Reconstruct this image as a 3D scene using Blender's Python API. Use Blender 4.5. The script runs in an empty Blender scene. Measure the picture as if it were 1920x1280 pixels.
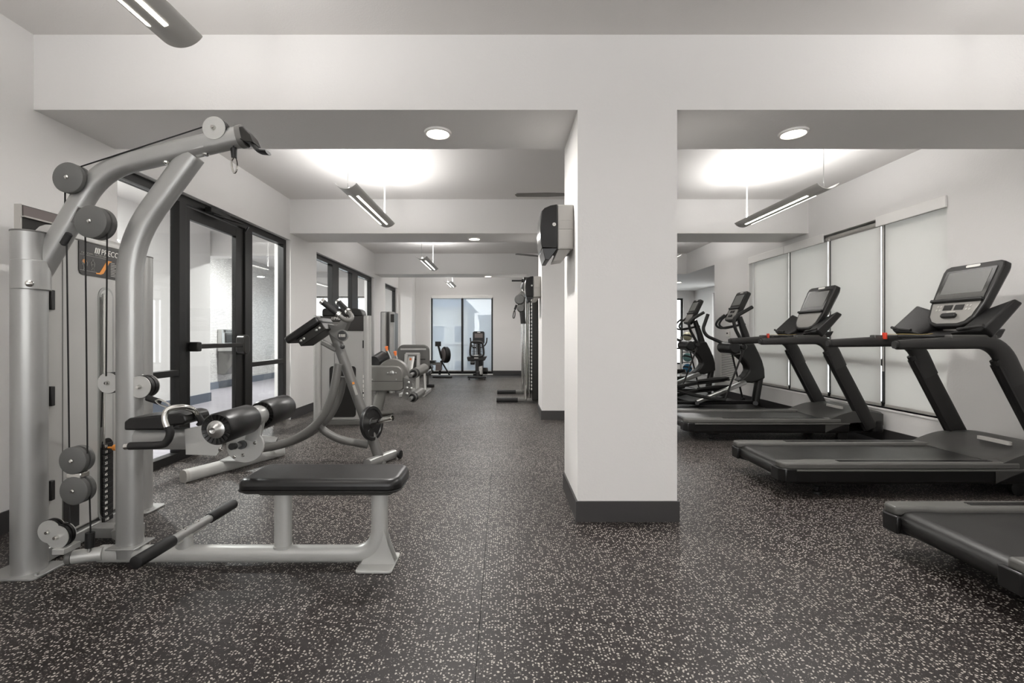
import bpy, bmesh, math, random
from mathutils import Vector, Matrix
random.seed(7)
PI = math.pi
sc = bpy.context.scene
C = sc.collection

# ------------------------------------------------------------------ camera, world, exposure
F = 870.0; CX = 942.0; CY = 629.0; H = 1.14          # focal length (px of a 1920 frame), vanishing point, eye height
cam = bpy.data.cameras.new('camera'); cam.sensor_width = 36; cam.lens = F/1920*36
cam.shift_x = (960-CX)/1920; cam.shift_y = -(640-CY)/1920
cam.clip_start = .05; cam.clip_end = 300
camo = bpy.data.objects.new('camera', cam); C.objects.link(camo)
camo.location = (0, 0, H); camo.rotation_euler = (PI/2, 0, 0)
sc.camera = camo
sc.view_settings.view_transform = 'Standard'; sc.view_settings.look = 'None'
sc.view_settings.gamma = 1; sc.view_settings.use_curve_mapping = False
sc.view_settings.exposure = 1.62
wd = bpy.data.worlds.new('sky'); sc.world = wd; wd.use_nodes = True
bg = wd.node_tree.nodes['Background']; bg.inputs[0].default_value = (1, 1, 1, 1); bg.inputs[1].default_value = 1.6
PENDANT_UP = 9.0; PENDANT_GLOW = 2.8; DOWNLIGHT = 4.0

def P(px, py, D):                                     # a point of the photograph at distance D in front of the camera
    return Vector(((px-CX)*D/F, D, H-(py-CY)*D/F))

# ------------------------------------------------------------------ materials
def s2l(c):
    return tuple((v/255/12.92 if v/255 <= .04045 else ((v/255+.055)/1.055)**2.4) for v in c)
MATS = {}
def mat(name, rgb, rough=.5, metal=0., bump=0., bscale=200., var=0., vscale=6., emit=None, strength=0., spec=.5, coat=0.):
    m = bpy.data.materials.new(name); m.use_nodes = True; nt = m.node_tree; b = nt.nodes['Principled BSDF']
    col = s2l(rgb)+(1,)
    b.inputs['Base Color'].default_value = col; b.inputs['Roughness'].default_value = rough
    b.inputs['Metallic'].default_value = metal; b.inputs['Specular IOR Level'].default_value = spec
    b.inputs['Coat Weight'].default_value = coat
    if emit:
        b.inputs['Emission Color'].default_value = s2l(emit)+(1,); b.inputs['Emission Strength'].default_value = strength
    if var or bump:
        tc = nt.nodes.new('ShaderNodeTexCoord')
    if var:
        n = nt.nodes.new('ShaderNodeTexNoise'); n.inputs['Scale'].default_value = vscale; n.inputs['Detail'].default_value = 5
        nt.links.new(tc.outputs['Object'], n.inputs['Vector'])
        r = nt.nodes.new('ShaderNodeMapRange'); r.inputs[1].default_value = .3; r.inputs[2].default_value = .7
        r.inputs[3].default_value = 1-var; r.inputs[4].default_value = 1+var
        nt.links.new(n.outputs['Fac'], r.inputs[0])
        mx = nt.nodes.new('ShaderNodeMix'); mx.data_type = 'RGBA'; mx.blend_type = 'MULTIPLY'; mx.inputs[0].default_value = 1
        mx.inputs[6].default_value = col; nt.links.new(r.outputs[0], mx.inputs[7]); nt.links.new(mx.outputs[2], b.inputs['Base Color'])
        r2 = nt.nodes.new('ShaderNodeMapRange'); r2.inputs[3].default_value = max(.02, rough-.06); r2.inputs[4].default_value = rough+.06
        nt.links.new(n.outputs['Fac'], r2.inputs[0]); nt.links.new(r2.outputs[0], b.inputs['Roughness'])
    if bump:
        n2 = nt.nodes.new('ShaderNodeTexNoise'); n2.inputs['Scale'].default_value = bscale; n2.inputs['Detail'].default_value = 2
        nt.links.new(tc.outputs['Object'], n2.inputs['Vector'])
        bp = nt.nodes.new('ShaderNodeBump'); bp.inputs['Strength'].default_value = bump; bp.inputs['Distance'].default_value = .004
        nt.links.new(n2.outputs['Fac'], bp.inputs['Height']); nt.links.new(bp.outputs[0], b.inputs['Normal'])
    MATS[name] = m
    return m
M = MATS
mat('wall_paint', (225, 223, 221), .75, bump=.25, bscale=70, spec=.3)
mat('ceiling_paint', (226, 223, 220), .8, bump=.2, bscale=90, spec=.2)
mat('charcoal_base', (56, 54, 54), .5, var=.05)
mat('corridor_base', (96, 104, 116), .5)
mat('black_alu', (26, 25, 24), .42, metal=.3)
mat('silver_paint', (164, 164, 162), .34, metal=.55, var=.03, vscale=3)
mat('pale_silver', (188, 188, 185), .4, metal=.35, var=.03, vscale=3)
mat('shroud_grey', (180, 179, 176), .36, metal=.3, var=.02)
mat('chrome', (215, 214, 210), .12, metal=1.)
mat('steel', (190, 190, 188), .3, metal=.9)
mat('dark_steel', (48, 47, 45), .34, metal=.5)
mat('mid_grey', (110, 109, 106), .4, metal=.3)
mat('pulley_grey', (92, 92, 90), .5)
mat('black_rubber', (17, 16, 16), .55)
mat('black_gloss', (18, 17, 17), .18, coat=.3)
mat('black_plastic', (19, 18, 18), .38)
mat('vinyl', (21, 20, 20), .34, bump=.08, bscale=500, var=.06)
mat('grip_foam', (21, 20, 20), .62, bump=.15, bscale=600)
mat('tread_grey', (64, 63, 61), .42, var=.03)
mat('rail_grey', (88, 87, 84), .42, var=.03)
mat('tread_side', (19, 18, 18), .32, var=.08, vscale=14)
mat('tread_upright', (36, 35, 34), .4, metal=.25)
mat('tread_arm', (38, 37, 36), .5)
mat('belt', (29, 28, 27), .36, bump=.1, bscale=900, var=.12, vscale=5)
mat('console_silver', (146, 144, 140), .38, metal=.3)
mat('screen', (104, 104, 102), .3)
mat('screen_dark', (30, 30, 30), .12)
mat('white_plastic', (225, 223, 218), .4)
mat('white_print', (232, 230, 225), .5)
mat('grey_print', (165, 163, 158), .5)
mat('orange_print', (226, 148, 66), .5)
mat('placard', (46, 43, 41), .4)
mat('brown_panel', (104, 95, 93), .5)
mat('orange_plastic', (228, 120, 62), .4)
mat('red_plastic', (214, 66, 44), .4)
mat('yellow_plastic', (170, 150, 96), .4)
mat('blue_rubber', (32, 92, 180), .4)
mat('ball_blue', (60, 128, 168), .5, var=.1)
mat('ball_teal', (120, 160, 158), .5, var=.1)
mat('ball_tan', (176, 170, 142), .5, var=.1)
mat('ball_dark', (58, 58, 58), .5)
mat('beige_plastic', (172, 169, 164), .4)
mat('lamp_shell', (188, 186, 182), .5)
mat('machine_grey', (128, 126, 122), .42, metal=.3)
mat('lamp_white', (235, 233, 230), .5)
mat('lamp_glow', (255, 252, 245), .5, emit=(255, 250, 240), strength=PENDANT_GLOW)
mat('down_glow', (255, 252, 245), .5, emit=(255, 244, 226), strength=DOWNLIGHT)
mat('concrete', (176, 180, 184), .8, var=.06)
mat('render_pale', (176, 176, 166), .8, var=.04)
mat('render_blue', (104, 126, 150), .8, var=.05)
mat('wood_rail', (178, 140, 104), .5, var=.1)
mat('dark_glass', (70, 84, 98), .1)
mat('mat_black', (30, 29, 29), .6, bump=.2, bscale=300)

def floor_mat():
    m = bpy.data.materials.new('rubber_floor'); m.use_nodes = True; nt = m.node_tree; b = nt.nodes['Principled BSDF']
    N = nt.nodes.new; L = nt.links.new
    geo = N('ShaderNodeNewGeometry')
    dn = N('ShaderNodeTexNoise'); dn.inputs['Scale'].default_value = 90; dn.inputs['Detail'].default_value = 2
    L(geo.outputs['Position'], dn.inputs['Vector'])
    add = N('ShaderNodeVectorMath'); add.operation = 'MULTIPLY_ADD'; add.inputs[1].default_value = (.012,)*3
    L(dn.outputs['Color'], add.inputs[0]); L(geo.outputs['Position'], add.inputs[2])
    def flecks(scale, rad, keep):
        v = N('ShaderNodeTexVoronoi'); v.inputs['Scale'].default_value = scale; v.voronoi_dimensions = '2D'
        L(add.outputs[0], v.inputs['Vector'])
        sep = N('ShaderNodeSeparateColor'); L(v.outputs['Color'], sep.inputs[0])
        a = N('ShaderNodeMath'); a.operation = 'LESS_THAN'; a.inputs[1].default_value = keep; L(sep.outputs[0], a.inputs[0])
        mr = N('ShaderNodeMapRange'); mr.inputs[1].default_value = rad; mr.inputs[2].default_value = rad*.8
        L(v.outputs['Distance'], mr.inputs[0])
        mul = N('ShaderNodeMath'); mul.operation = 'MULTIPLY'; L(a.outputs[0], mul.inputs[0]); L(mr.outputs[0], mul.inputs[1])
        return mul
    f1 = flecks(84, .31, .42); f2 = flecks(150, .3, .2)
    mx2 = N('ShaderNodeMath'); mx2.operation = 'MULTIPLY'; mx2.inputs[1].default_value = .35; L(f2.outputs[0], mx2.inputs[0])
    mx = N('ShaderNodeMath'); mx.operation = 'MAXIMUM'; L(f1.outputs[0], mx.inputs[0]); L(mx2.outputs[0], mx.inputs[1])
    big = N('ShaderNodeTexNoise'); big.inputs['Scale'].default_value = 1.3; big.inputs['Detail'].default_value = 3
    L(geo.outputs['Position'], big.inputs['Vector'])
    mixb = N('ShaderNodeMix'); mixb.data_type = 'RGBA'; mixb.inputs[6].default_value = s2l((33, 28, 28))+(1,); mixb.inputs[7].default_value = s2l((42, 37, 36))+(1,)
    L(big.outputs['Fac'], mixb.inputs[0])
    mix = N('ShaderNodeMix'); mix.data_type = 'RGBA'; mix.inputs[7].default_value = s2l((176, 170, 162))+(1,)
    L(mixb.outputs[2], mix.inputs[6]); L(mx.outputs[0], mix.inputs[0]); L(mix.outputs[2], b.inputs['Base Color'])
    rr = N('ShaderNodeMapRange'); rr.inputs[3].default_value = .36; rr.inputs[4].default_value = .5; b.inputs['Specular IOR Level'].default_value = .32
    L(big.outputs['Fac'], rr.inputs[0]); L(rr.outputs[0], b.inputs['Roughness'])
    fine = N('ShaderNodeTexNoise'); fine.inputs['Scale'].default_value = 260; L(geo.outputs['Position'], fine.inputs['Vector'])
    bp = N('ShaderNodeBump'); bp.inputs['Strength'].default_value = .18; bp.inputs['Distance'].default_value = .003
    L(fine.outputs['Fac'], bp.inputs['Height']); L(bp.outputs[0], b.inputs['Normal'])
    M['rubber_floor'] = m
floor_mat()

def tile_mat():                                       # small glazed mosaic, too far away to tell the pieces apart
    m = bpy.data.materials.new('mosaic'); m.use_nodes = True; nt = m.node_tree; b = nt.nodes['Principled BSDF']
    N = nt.nodes.new; L = nt.links.new
    geo = N('ShaderNodeNewGeometry'); mp = N('ShaderNodeMapping'); mp.inputs['Rotation'].default_value = (0, PI/2, PI/2)
    L(geo.outputs['Position'], mp.inputs[0])
    br = N('ShaderNodeTexBrick'); br.inputs['Scale'].default_value = 9; br.inputs['Color1'].default_value = (.75, .74, .72, 1)
    br.inputs['Color2'].default_value = (.55, .54, .53, 1); br.inputs['Mortar'].default_value = (.3, .3, .3, 1); br.inputs['Mortar Size'].default_value = .03
    L(mp.outputs[0], br.inputs['Vector']); L(br.outputs['Color'], b.inputs['Base Color']); b.inputs['Roughness'].default_value = .3
    bp = N('ShaderNodeBump'); bp.inputs['Strength'].default_value = .5; bp.inputs['Distance'].default_value = .01
    L(br.outputs['Fac'], bp.inputs['Height']); bp.invert = True; L(bp.outputs[0], b.inputs['Normal'])
    M['mosaic'] = m
tile_mat()

def plank_mat():
    m = bpy.data.materials.new('corridor_vinyl'); m.use_nodes = True; nt = m.node_tree; b = nt.nodes['Principled BSDF']
    N = nt.nodes.new; L = nt.links.new
    geo = N('ShaderNodeNewGeometry')
    mp = N('ShaderNodeMapping'); mp.inputs['Scale'].default_value = (1, 6, 1); L(geo.outputs['Position'], mp.inputs[0])
    n = N('ShaderNodeTexNoise'); n.inputs['Scale'].default_value = 2.5; n.inputs['Detail'].default_value = 6; L(mp.outputs[0], n.inputs['Vector'])
    mix = N('ShaderNodeMix'); mix.data_type = 'RGBA'; mix.inputs[6].default_value = s2l((120, 118, 126))+(1,); mix.inputs[7].default_value = s2l((164, 160, 166))+(1,)
    L(n.outputs['Fac'], mix.inputs[0]); L(mix.outputs[2], b.inputs['Base Color']); b.inputs['Roughness'].default_value = .4
    M['corridor_vinyl'] = m
plank_mat()

def glass_mat(name, tint=(.95, .97, .97), refl=1.0):   # thin architectural glass: clear pane that mirrors by the fresnel law
    m = bpy.data.materials.new(name); m.use_nodes = True; nt = m.node_tree; nt.nodes.clear()
    N = nt.nodes.new; L = nt.links.new
    o = N('ShaderNodeOutputMaterial'); t = N('ShaderNodeBsdfTransparent'); t.inputs[0].default_value = tint+(1,)
    g = N('ShaderNodeBsdfGlossy'); g.inputs['Roughness'].default_value = .01
    f = N('ShaderNodeFresnel'); gn = N('ShaderNodeNewGeometry')
    io = N('ShaderNodeMapRange'); io.inputs[3].default_value = 1.5; io.inputs[4].default_value = 1/1.5
    L(gn.outputs['Backfacing'], io.inputs[0]); L(io.outputs[0], f.inputs[0])
    ml = N('ShaderNodeMath'); ml.operation = 'MULTIPLY'; ml.inputs[1].default_value = refl; ml.use_clamp = True; L(f.outputs[0], ml.inputs[0])
    mx = N('ShaderNodeMixShader'); L(ml.outputs[0], mx.inputs[0]); L(t.outputs[0], mx.inputs[1]); L(g.outputs[0], mx.inputs[2]); L(mx.outputs[0], o.inputs[0])
    M[name] = m
glass_mat('glass', refl=1.0)
def shade_mat(name, rgb, transl, clear):               # woven roller shade: part opaque, part glowing through, part open weave
    m = bpy.data.materials.new(name); m.use_nodes = True; nt = m.node_tree; nt.nodes.clear()
    N = nt.nodes.new; L = nt.links.new; col = s2l(rgb)+(1,)
    o = N('ShaderNodeOutputMaterial'); d = N('ShaderNodeBsdfDiffuse'); d.inputs[0].default_value = col
    t = N('ShaderNodeBsdfTranslucent'); t.inputs[0].default_value = col
    tr = N('ShaderNodeBsdfTransparent')
    geo = N('ShaderNodeNewGeometry'); w = N('ShaderNodeTexNoise'); w.inputs['Scale'].default_value = 400; L(geo.outputs['Position'], w.inputs['Vector'])
    a = N('ShaderNodeMixShader'); a.inputs[0].default_value = transl; L(d.outputs[0], a.inputs[1]); L(t.outputs[0], a.inputs[2])
    r = N('ShaderNodeMapRange'); r.inputs[3].default_value = max(0, clear-.04); r.inputs[4].default_value = clear+.04; L(w.outputs['Fac'], r.inputs[0])
    b = N('ShaderNodeMixShader'); L(r.outputs[0], b.inputs[0]); L(a.outputs[0], b.inputs[1]); L(tr.outputs[0], b.inputs[2]); L(b.outputs[0], o.inputs[0])
    M[name] = m
shade_mat('blind_fabric', (226, 225, 222), .3, .03)
shade_mat('screen_fabric', (208, 218, 228), .12, .34)

# ------------------------------------------------------------------ mesh helpers
def basis(t, ref=(0, 0, 1)):
    t = t.normalized(); ref = Vector(ref)
    if abs(t.dot(ref.normalized())) > .985: ref = Vector((0, 1, 0)) if abs(t.y) < .9 else Vector((1, 0, 0))
    n1 = (ref-t*ref.dot(t)).normalized()
    return n1, t.cross(n1)
class MB:
    def __init__(s): s.bm = bmesh.new()
    def poly(s, vs):
        try: return s.bm.faces.new(vs)
        except ValueError: return None
    def box(s, x0, x1, y0, y1, z0, z1):
        v = [s.bm.verts.new((x, y, z)) for x in (x0, x1) for y in (y0, y1) for z in (z0, z1)]
        for f in ((0, 1, 3, 2), (4, 6, 7, 5), (0, 4, 5, 1), (2, 3, 7, 6), (0, 2, 6, 4), (1, 5, 7, 3)): s.poly([v[i] for i in f])
        return s
    def rings(s, rings, cap=True, closed=False):
        R = [[s.bm.verts.new(p) for p in r] for r in rings]; n = len(R[0])
        for a in range(len(R) if closed else len(R)-1):
            A, B = R[a], R[(a+1) % len(R)]
            for i in range(n): s.poly([A[i], A[(i+1) % n], B[(i+1) % n], B[i]])
        if cap and not closed:
            s.poly(R[0][::-1]); s.poly(R[-1])
        return s
    def tube(s, pts, a, b=None, seg=12, ref=(0, 1, 0), sq=1., closed=False, taper=None):
        # sweep of an ellipse: b along ref, a across it; sq < 1 makes the section boxier
        pts = [Vector(p) for p in pts]; b = a if b is None else b; n = len(pts); rs = []
        for i, p in enumerate(pts):
            if closed: t = pts[(i+1) % n]-pts[i-1]
            elif i == 0: t = pts[1]-p
            elif i == n-1: t = p-pts[i-1]
            else: t = (pts[i+1]-p).normalized()+(p-pts[i-1]).normalized()
            n1, n2 = basis(t, ref); k = 1 if taper is None else taper[i]; ka, kb = k if isinstance(k, tuple) else (k, k); ring = []
            for j in range(seg):
                q = 2*PI*(j+.5)/seg; c, d = math.cos(q), math.sin(q)
                c = math.copysign(abs(c)**sq, c); d = math.copysign(abs(d)**sq, d)
                ring.append(p+n1*b*c*kb+n2*a*d*ka)
            rs.append(ring)
        return s.rings(rs, closed=closed)
    def cyl(s, p0, p1, r, r2=None, seg=16):
        p0, p1 = Vector(p0), Vector(p1); n1, n2 = basis(p1-p0); rs = []
        for p, rr in ((p0, r), (p1, r if r2 is None else r2)):
            rs.append([p+(n1*math.cos(2*PI*j/seg)+n2*math.sin(2*PI*j/seg))*rr for j in range(seg)])
        return s.rings(rs)
    def lathe(s, org, axis, prof, seg=24):               # prof: (distance along the axis, radius)
        org = Vector(org); ax = Vector(axis).normalized(); n1, n2 = basis(ax)
        return s.rings([[org+ax*h+(n1*math.cos(2*PI*j/seg)+n2*math.sin(2*PI*j/seg))*max(r, 1e-4) for j in range(seg)] for h, r in prof])
    def prism(s, poly, axis, a, b):
        f = {'x': lambda u, v, w: (w, u, v), 'y': lambda u, v, w: (u, w, v), 'z': lambda u, v, w: (u, v, w)}[axis]
        return s.rings([[Vector(f(u, v, w)) for u, v in poly] for w in (a, b)])
    def loft(s, sections): return s.rings([[Vector(p) for p in r] for r in sections])
    def sheet(s, rows, th):                              # a grid of points given thickness along z
        R = [[s.bm.verts.new(p) for p in r] for r in rows]; Q = [[s.bm.verts.new((p[0], p[1], p[2]-th)) for p in r] for r in rows]
        m, n = len(R), len(R[0])
        for i in range(m-1):
            for j in range(n-1):
                s.poly([R[i][j], R[i][j+1], R[i+1][j+1], R[i+1][j]]); s.poly([Q[i][j], Q[i+1][j], Q[i+1][j+1], Q[i][j+1]])
        for i in range(m-1):
            s.poly([R[i][0], R[i+1][0], Q[i+1][0], Q[i][0]]); s.poly([R[i][-1], Q[i][-1], Q[i+1][-1], R[i+1][-1]])
        for j in range(n-1):
            s.poly([R[0][j], Q[0][j], Q[0][j+1], R[0][j+1]]); s.poly([R[-1][j], R[-1][j+1], Q[-1][j+1], Q[-1][j]])
        return s
    def xf(s, m): bmesh.ops.transform(s.bm, matrix=m, verts=s.bm.verts); return s
def rrect(u0, u1, v0, v1, r, n=5):
    out = []
    rs = r if isinstance(r, (tuple, list)) else (r,)*4
    for (cu, cv, a0), rr in zip(((u1, v1, 0), (u0, v1, 90), (u0, v0, 180), (u1, v0, 270)), rs):
        su = -1 if cu == u1 else 1; sv = -1 if cv == v1 else 1
        for k in range(n+1 if rr else 1):
            q = math.radians(a0+90*k/n) if rr else 0
            out.append((cu+su*rr+math.cos(q)*rr, cv+sv*rr+math.sin(q)*rr) if rr else (cu, cv))
    return out
def fillet(pts, r, n=6):
    pts = [Vector(p) for p in pts]; out = [pts[0]]
    for i in range(1, len(pts)-1):
        rr = r[i-1] if isinstance(r, (list, tuple)) else r
        a, p, b = pts[i-1], pts[i], pts[i+1]
        d = min(rr, (a-p).length*.48, (b-p).length*.48)
        s, e = p+(a-p).normalized()*d, p+(b-p).normalized()*d
        for k in range(n+1):
            t = k/n; out.append(s*(1-t)**2+p*2*t*(1-t)+e*t*t)
    return out+[pts[-1]]
def smooth_path(pts, n=6):                               # Catmull-Rom through the points
    pts = [Vector(p) for p in pts]; q = [pts[0]*2-pts[1]]+pts+[pts[-1]*2-pts[-2]]; out = []
    for i in range(1, len(q)-2):
        for k in range(n):
            t = k/n; a, b, c, d = q[i-1:i+3]
            out.append(.5*((2*b)+(c-a)*t+(2*a-5*b+4*c-d)*t*t+(3*b-a-3*c+d)*t**3))
    return out+[pts[-1]]

ORG = {}
def origin_of(o): return ORG.get(o.name, Vector((0, 0, 0))) if o else Vector((0, 0, 0))
def part(name, mb, material, parent=None, bevel=0., segs=2, smooth=38, label=None, world=True):
    bm = mb.bm
    bmesh.ops.remove_doubles(bm, verts=bm.verts, dist=1e-6)
    bmesh.ops.recalc_face_normals(bm, faces=bm.faces)
    org = origin_of(parent) if (parent and world) else Vector((0, 0, 0))
    if org.length: bmesh.ops.translate(bm, vec=-org, verts=bm.verts)
    me = bpy.data.meshes.new(name); bm.to_mesh(me); bm.free()
    me.materials.append(M[material])
    if smooth:
        me.polygons.foreach_set('use_smooth', [True]*len(me.polygons)); me.set_sharp_from_angle(angle=math.radians(smooth))
    o = bpy.data.objects.new(name, me); C.objects.link(o)
    if parent:
        o.parent = parent
        ORG[o.name] = org
    if bevel:
        md = o.modifiers.new('edge', 'BEVEL'); md.width = bevel; md.segments = segs; md.limit_method = 'ANGLE'; md.angle_limit = math.radians(35)
    if label: o['label'] = label
    return o
def thing(name, label, cat, loc=(0, 0, 0), group=None, rz=0.):
    o = bpy.data.objects.new(name, None); C.objects.link(o); o.location = loc; o.rotation_euler = (0, 0, rz); o.empty_display_size = .1
    o['label'] = label; o['category'] = cat
    if group: o['group'] = group
    ORG[o.name] = Vector(loc)
    return o
def tag(o, label, cat, group=None):
    o['label'] = label; o['category'] = cat
    if group: o['group'] = group
    return o
def struct(name, mb, material, parent=None, bevel=0., label=None):
    o = part(name, mb, material, parent, bevel=bevel, smooth=0)
    if not parent: o['kind'] = 'structure'
    if label: o['label'] = label
    return o
def dup(root, loc, label, group=None):
    r = root.copy(); C.objects.link(r); r.location = loc; r['label'] = label; ORG[r.name] = Vector(loc)
    if group: r['group'] = group
    for ch in list(root.children):
        c = ch.copy(); C.objects.link(c); c.parent = r
        for g in list(ch.children):
            d = g.copy(); C.objects.link(d); d.parent = c
    return r
def text_mb(body, size, mtx, extrude=.0006, shear=0.):   # lettering as real, slightly raised letters
    cu = bpy.data.curves.new('letters', 'FONT'); cu.body = body; cu.size = size; cu.extrude = extrude; cu.shear = shear; cu.align_x = 'LEFT'; cu.resolution_u = 3
    to = bpy.data.objects.new('letters', cu); C.objects.link(to)
    dg = bpy.context.evaluated_depsgraph_get(); dg.update()
    me = bpy.data.meshes.new_from_object(to.evaluated_get(dg))
    mb = MB(); mb.bm.from_mesh(me); bpy.data.objects.remove(to); bpy.data.curves.remove(cu); bpy.data.meshes.remove(me)
    return mb.xf(mtx)
def frame_mtx(org, xdir, ydir):
    x = Vector(xdir).normalized(); y = Vector(ydir).normalized(); z = x.cross(y)
    m = Matrix((x, y, z)).transposed().to_4x4(); m.translation = Vector(org); return m

# ------------------------------------------------------------------ the room
XL, XR = -2.88, 4.15
ZC, ZS = 2.988, 2.526                                    # ceiling, beam soffit
B1, B2, B3 = (2.85, 3.45), (6.29, 6.90), (10.45, 11.06)  # the three beams along the depth
YF = 13.46                                               # far wall
BACK = -3.4

fl = struct('floor', MB().box(XL-.25, 6.3, BACK, 14.8, -.12, -.012), 'charcoal_base')
T = .967; tile_me = None
X0 = -.09-3*T; Y0 = 1.84-3*T
for i in range(-1, 7):
    for j in range(-2, 14):
        x0, y0 = X0+i*T, Y0+j*T
        x1, y1 = min(x0+T, XR+.02), min(y0+T, 14.6)
        x0, y0 = max(x0, XL-.2), max(y0, BACK)
        if x1-x0 < .05 or y1-y0 < .05 or y0 > 14.5: continue
        full = abs(x1-x0-T) < 1e-6 and abs(y1-y0-T) < 1e-6
        if full and tile_me:
            o = bpy.data.objects.new('rubber_tile', tile_me); C.objects.link(o); o.parent = fl
        else:
            g = .0009
            o = part('rubber_tile', MB().box(g, x1-x0-g, g, y1-y0-g, -.012, 0), 'rubber_floor', fl, bevel=0, smooth=0, world=False)
            if full: tile_me = o.data
        o.location = (x0, y0, 0)
part('rubber_tile', MB().box(XR+.02, 6.2, 8.9, 14.6, -.012, 0), 'rubber_floor', fl, smooth=0)

struct('ceiling', MB().box(-6.6, 6.3, BACK, 14.8, ZC, ZC+.2), 'ceiling_paint')
struct('beam', MB().box(XL, XR, *B1, ZS, ZC), 'wall_paint')
struct('beam', MB().box(XL, XR, *B2, ZS, ZC), 'wall_paint')
struct('beam', MB().box(XL, XR, *B3, ZS, ZC), 'wall_paint')
struct('ceiling', MB().box(1.0, 6.3, B3[1], 14.8, ZS, ZS+.2).box(XR+.24, 6.3, 8.9, B3[1], ZS, ZS+.2), 'ceiling_paint')
struct('column', MB().box(.462, 1.073, *B1, 0, ZS), 'wall_paint')
struct('column', MB().box(.535, 1.15, *B2, 0, ZS), 'wall_paint')
struct('wall_inner', MB().box(.58, 1.19, B3[0], 14.6, 0, ZS).box(.58, 1.0, B3[1], YF, ZS, ZC), 'wall_paint')
def base_ring(x0, x1, y0, y1, t=.012, h=.125):
    return MB().box(x0-t, x1+t, y0-t, y0, 0, h).box(x0-t, x1+t, y1, y1+t, 0, h).box(x0-t, x0, y0, y1, 0, h).box(x1, x1+t, y0, y1, 0, h)
struct('baseboard_column', base_ring(.462, 1.073, *B1), 'charcoal_base')
struct('baseboard_column', base_ring(.535, 1.15, *B2), 'charcoal_base')
struct('baseboard_inner', MB().box(.568, .58, B3[0]-.012, YF, 0, .125).box(.568, 1.2, B3[0]-.012, B3[0], 0, .125), 'charcoal_base')

struct('wall_back', MB().box(XL-.2, XR+.2, BACK-.2, BACK, 0, .8).box(XL-.2, XR+.2, BACK-.2, BACK, 2.3, ZC).box(XL-.2, -2.2, BACK-.2, BACK, .8, 2.3).box(3.4, XR+.2, BACK-.2, BACK, .8, 2.3), 'wall_paint')  # unseen wall; its opening is added and sized to set the fill light
# left wall with three glazed openings
OPS = [(3.47, 6.31), (7.19, 10.42), (11.40, 12.76)]
ZO = 2.437; WT = .22
w = MB(); bb = MB(); prev = BACK
for a, b in OPS+[(13.0, 13.0)]:
    w.box(XL-WT, XL, prev, a, 0, ZC)
    bb.box(XL, XL+.012, prev, a, 0, .125)
    if b > a: w.box(XL-WT, XL, a, b, ZO, ZC)
    if a < 13: bb.box(XL-.07, XL, a-.0, a+.012, 0, .125) if False else None
    prev = b
struct('wall_left', w, 'wall_paint')
struct('baseboard_left', bb, 'charcoal_base')
struct('wall_left', MB().box(XL-WT, -2.51, 12.86, 14.6, 0, ZC), 'wall_paint')
struct('baseboard_left', MB().box(XL+.012, -2.51, 12.848, 12.86, 0, .125).box(-2.51, -2.498, 12.848, YF, 0, .125), 'charcoal_base')
# far wall with its window
FX0, FX1, FZ0, FZ1 = -2.075, -.275, .03, 2.25
struct('wall_far', MB().box(-2.51, FX0, YF, YF+.2, 0, ZC).box(FX1, .58, YF, YF+.2, 0, ZC).box(FX0, FX1, YF, YF+.2, FZ1, ZC).box(FX0, FX1, YF, YF+.2, 0, FZ0), 'wall_paint')
struct('baseboard_far', MB().box(-2.498, FX0, YF-.012, YF, 0, .125).box(FX1, .568, YF-.012, YF, 0, .125), 'charcoal_base')
# right wall, window bay, the recess beyond it
RY0, RY1, RZ0, RZ1 = 4.33, 7.80, .35, 2.43
struct('wall_right', MB().box(XR, XR+.24, BACK, RY0, 0, ZC).box(XR, XR+.24, RY1, 9.08, 0, ZC).box(XR, XR+.24, RY0, RY1, RZ1, ZC).box(XR, XR+.24, RY0, RY1, 0, RZ0)
       .box(XR, XR+.24, 9.08, B3[1], ZS, ZC), 'wall_paint')
struct('baseboard_right', MB().box(XR-.012, XR, BACK, 9.08, 0, .125).box(XR-.012, XR+.24, 9.08, 9.092, 0, .125), 'charcoal_base')
struct('trim_1', MB().box(XR-.012, XR+.09, RY0, RY1, RZ0-.022, RZ0), 'lamp_white', bevel=.003, label='white painted window sill')
AX1, AY1 = 5.95, 14.4
struct('wall_recess', MB().box(XR+.24, AX1+.2, 8.88, 9.08, 0, ZS).box(AX1, AX1+.2, 9.08, 12.2, 0, ZS).box(AX1, AX1+.2, 13.15, AY1, 0, ZS).box(AX1, AX1+.2, 12.2, 13.15, 2.35, ZS)
       .box(1.19, 4.0, AY1, AY1+.2, 0, ZS).box(5.62, AX1+.2, AY1, AY1+.2, 0, ZS).box(4.0, 5.62, AY1, AY1+.2, 2.3, ZS).box(4.0, 5.62, AY1, AY1+.2, 0, .25), 'wall_paint')
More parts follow.
